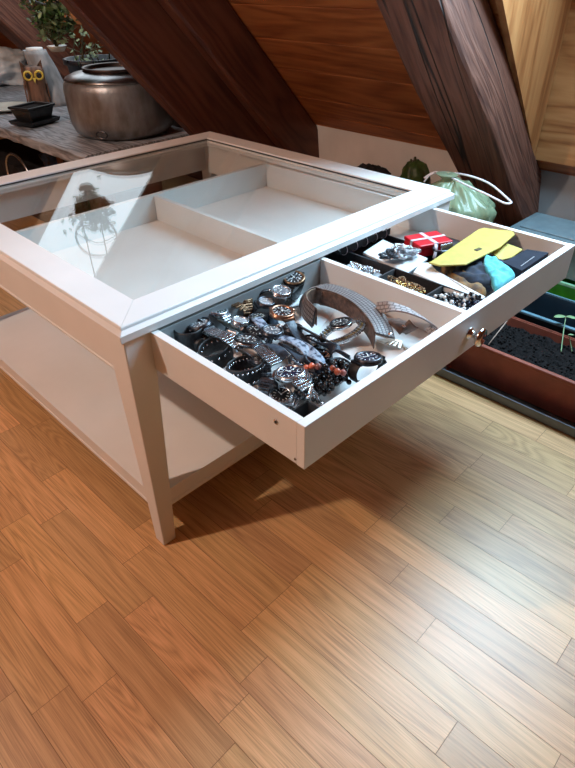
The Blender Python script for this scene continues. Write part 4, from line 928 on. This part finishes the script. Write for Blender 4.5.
# owl figure
ow = P(41, 108, SZ); OW = thing('owl_figure', 'carved brown wooden owl with big yellow ring eyes', 'figurine', (ow.x, ow.y, SZ+.0005), (0, 0, R(157)))
OW.scale = (.86, .86, .86)
fy = [(0, .038), (.03, .044), (.08, .040), (.12, .044), (.165, .046), (.185, .040)]
MB().lathe([(0, 0)]+[(r_, z) for z, r_ in fy]+[(.02, .190), (0, .190)], 24, sx=1.15, sy=.8).build('body', WOODOWL, OW)
for s_ in (-1, 1):
    MB().prism([(s_*.018, -.012, .180), (s_*.050, -.012, .176), (s_*.050, -.012, .212)], (0, .022, 0)).build('ear_tuft', WOODOWL, OW)
    Me = Matrix.Translation((s_*.025, .034, .150))@Matrix.Rotation(R(-90), 4, 'X')
    e_ = MB().lathe([(.0225, -.012), (.0225, .002), (.019, .006), (.013, .004), (.0125, .002)], 24, Me).build('eye', EYEY, OW)
    MB().lathe([(.0125, 0), (.0125, .0045), (.006, .0065), (0, .007)], 18, Me).build('pupil', BLACKPOT, e_)
    MB().prism([(s_*.046, -.02, .125), (s_*.050, .015, .110), (s_*.052, -.005, .02)], (s_*.006, 0, 0)).build('wing', WOODOWL, OW)
MB().prism([(-.008, .036, .140), (.008, .036, .140), (0, .046, .118)], (0, .004, 0)).build('beak', EYEY, OW)
# grey bark vase/trunk
va = P(60, 104, SZ); VA = thing('bark_vase', 'pale grey bark vase leaning left, behind the owl', 'vase', (va.x, va.y, SZ+.0005), (0, 0, 0))
b = MB(); rg = []
for i in range(13):
    f = i/12; cxs = -.035*f; cys = .055*f; r_ = .066-.018*f
    rg.append([b.bm.verts.new((cxs+r_*math.cos(2*math.pi*k/24)*(1+.12*noise.noise(Vector((k*.5, i*.3, 1)))), cys+r_*math.sin(2*math.pi*k/24), .21*f)) for k in range(24)])
for a, c in zip(rg, rg[1:]):
    for k in range(24): b.face([a[k], a[(k+1) % 24], c[(k+1) % 24], c[k]], 0, True)
b.face(rg[0][::-1]); rin = [b.bm.verts.new(((v.co.x+.035)*.8-.035, (v.co.y-.055)*.8+.055, .205)) for v in rg[-1]]
for k in range(24): b.face([rg[-1][k], rg[-1][(k+1) % 24], rin[(k+1) % 24], rin[k]])
b.face(rin); b.build('vase_body', BIRCH, VA)
tag(MB().lathe([(0, 0), (.035, 0), (.034, .012), (0, .013)], 20, Matrix.Translation((va.x-.035, va.y+.055, SZ+.207))).build('white_dish', PAPER), 'tiny white dish lying in the mouth of the bark vase', 'dish')
# white crumpled plastic bags and plate
wbp = P(4, 84, SZ)
o = blob('plastic_bag', 'crumpled white plastic bag at the left end of the bench', 'bag', (wbp.x+.02, wbp.y-.0, SZ+.072), .17, .14, .090, WHITEBAG, 2, .3, 3, n=72, ridges=11)
pl = P(8, 110, SZ); PLt = tag(MB().lathe([(.0, 0), (.06, 0), (.10, .012), (.105, .016), (.098, .015), (.06, .005), (0, .004)], 40, Matrix.Translation((pl.x, pl.y, SZ+.0005))).build('plate', CERAM), 'pale ceramic plate in front of the white plastic bag', 'plate')
# leafy plant
def leafy(root, c, rad, n, seed, mt, lsz=.022, stems=7, base=(0, 0, 0)):
    r_ = random.Random(seed); sb = MB(); lv = MB()
    for s_ in range(stems):
        tip = Vector((c[0]+r_.gauss(0, rad*.5), c[1]+r_.gauss(0, rad*.5), c[2]+r_.uniform(-.2, 1)*rad*1.2)); b0 = Vector(base); mid = b0.lerp(tip, .5)+Vector((r_.gauss(0, .02), r_.gauss(0, .02), .02))
        path = smooth([b0, mid, tip], 8); sb.tube(path, [.0035-.0026*i/(len(path)-1) for i in range(len(path))], 5)
        for i in range(n//stems):
            p = path[min(len(path)-1, int(len(path)*r_.uniform(.3, 1)))]+Vector((r_.gauss(0, .018), r_.gauss(0, .018), r_.gauss(0, .018)))
            d = Vector((r_.gauss(0, 1), r_.gauss(0, 1), r_.gauss(.1, .6))).normalized(); sd = d.cross(Vector((r_.random(), r_.random(), 1))).normalized(); l = lsz*r_.uniform(.6, 1.3); nn = d.cross(sd)
            P5 = [p, p+d*l*.35+sd*l*.30+nn*.001, p+d*l*.8+sd*l*.2, p+d*l, p+d*l*.8-sd*l*.2, p+d*l*.35-sd*l*.30+nn*.001]
            lv.face([lv.bm.verts.new(q) for q in P5], r_.randint(0, 1), True)
    sb.build('stem', STEMM, root); o = lv.build('foliage', mt, root); o['kind'] = 'stuff'
# black pot behind with a few dark tools / dry stems
BP = thing('black_pot', 'wide black plastic flower pot holding dry stems, behind the metal pot', 'pot', (.95, 1.66, SZ+.0005))
MB().lathe([(0, 0), (.075, 0), (.10, .185), (.112, .190), (.112, .208), (.100, .208), (.098, .185), (0, .18)], 36).build('pot_body', mat('dark_blue_black_plastic', (.015, .02, .03), .4), BP)
b = MB(); rr = random.Random(9)
for k in range(12):
    a = rr.uniform(0, 6.28); q = Vector((.06*math.cos(a), .06*math.sin(a), .18)); b.tube([q, q+Vector((rr.gauss(0, .015), rr.gauss(0, .015), .05)), q+Vector((rr.gauss(0, .04), rr.gauss(0, .04), rr.uniform(.07, .13)))], [.003, .0022, .0012], 5)
b.build('dry_stems', STEMM, BP)
lv = MB()
for k in range(60):
    q = Vector((rr.gauss(-.02, .045), rr.gauss(0, .045), rr.uniform(.19, .29))); d = Vector((rr.gauss(0, 1), rr.gauss(0, 1), rr.gauss(0, 1))).normalized(); s_ = d.orthogonal().normalized(); l = .026
    lv.face([lv.bm.verts.new(x) for x in (q, q+d*l*.5+s_*l*.3, q+d*l, q+d*l*.5-s_*l*.3)])
o = lv.build('foliage', LEAFP, BP); o['kind'] = 'stuff'
# hanging planter with hoop (also seen mirrored in the table glass)
HP = thing('hanging_planter', 'small leafy plant hanging in a round wire hoop, in front of the bark vase', 'plant')
hc = Vector((.70, 1.43, .925)); hr = .080
ax1 = Vector((.80, -.6, 0)).normalized()
MB().tube([hc+ax1*hr*math.cos(a)+Vector((0, 0, hr*math.sin(a))) for a in [2*math.pi*k/40 for k in range(40)]], .0045, 7, closed=True).build('hoop', DARKSTEEL, HP)
for u_ in (-.55, .35):
    MB().tube([hc+ax1*hr*u_+Vector((0, 0, -.17)), hc+ax1*hr*u_*.9+Vector((0, 0, .26))], .0026, 6).build('wire', DARKSTEEL, HP)
MB().tube(smooth([hc+ax1*hr*-.95+Vector((0, 0, -.02)), hc+Vector((0, 0, .025)), hc+ax1*hr*.95+Vector((0, 0, 0))], 5), .0028, 6).build('wire', DARKSTEEL, HP)
MB().lathe([(0, 0), (.022, 0), (.031, .014), (.033, .016), (.028, .016), (0, .008)], 24, Matrix.Translation((.70, 1.43, .715))).build('dish', CERAM, HP)
leafy(HP, (.70, 1.42, .795), .068, 520, 15, [LEAFG, LEAFP], .024, 15, (.70, 1.43, .728))
# things under the bench
tag(MB().box((0, 0, 0), (.20, .20, .36), Matrix.Translation((.66, 1.15, 0))@rotm(0)).build('cardboard_box', CARD, bevel=.004), 'brown cardboard box under the right end of the plank bench', 'box')
blob('blue_bundle', 'blue cloth bundle on the added black block under the bench', 'bundle', (.80, 1.78, .285), .08, .13, .078, BLUEC, 11, .3, 3)
MB_ = MB().tube([Vector((.66, 1.95+.12*math.cos(a), .20+.10*math.sin(a))) for a in [2*math.pi*k/30 for k in range(30)]], .006, 7, closed=True).build('wire_ring', STEEL)
tag(MB_, 'thin metal ring leaning in the dark space under the bench', 'ring')
tag(MB().box((.70, 1.40, 0), (.96, 2.64, .22)).build('shade_block', DARKLUMP, bevel=.004), 'black block added as the shade under the plank bench', 'block')  # added black block, stands in for the deep shade under the bench
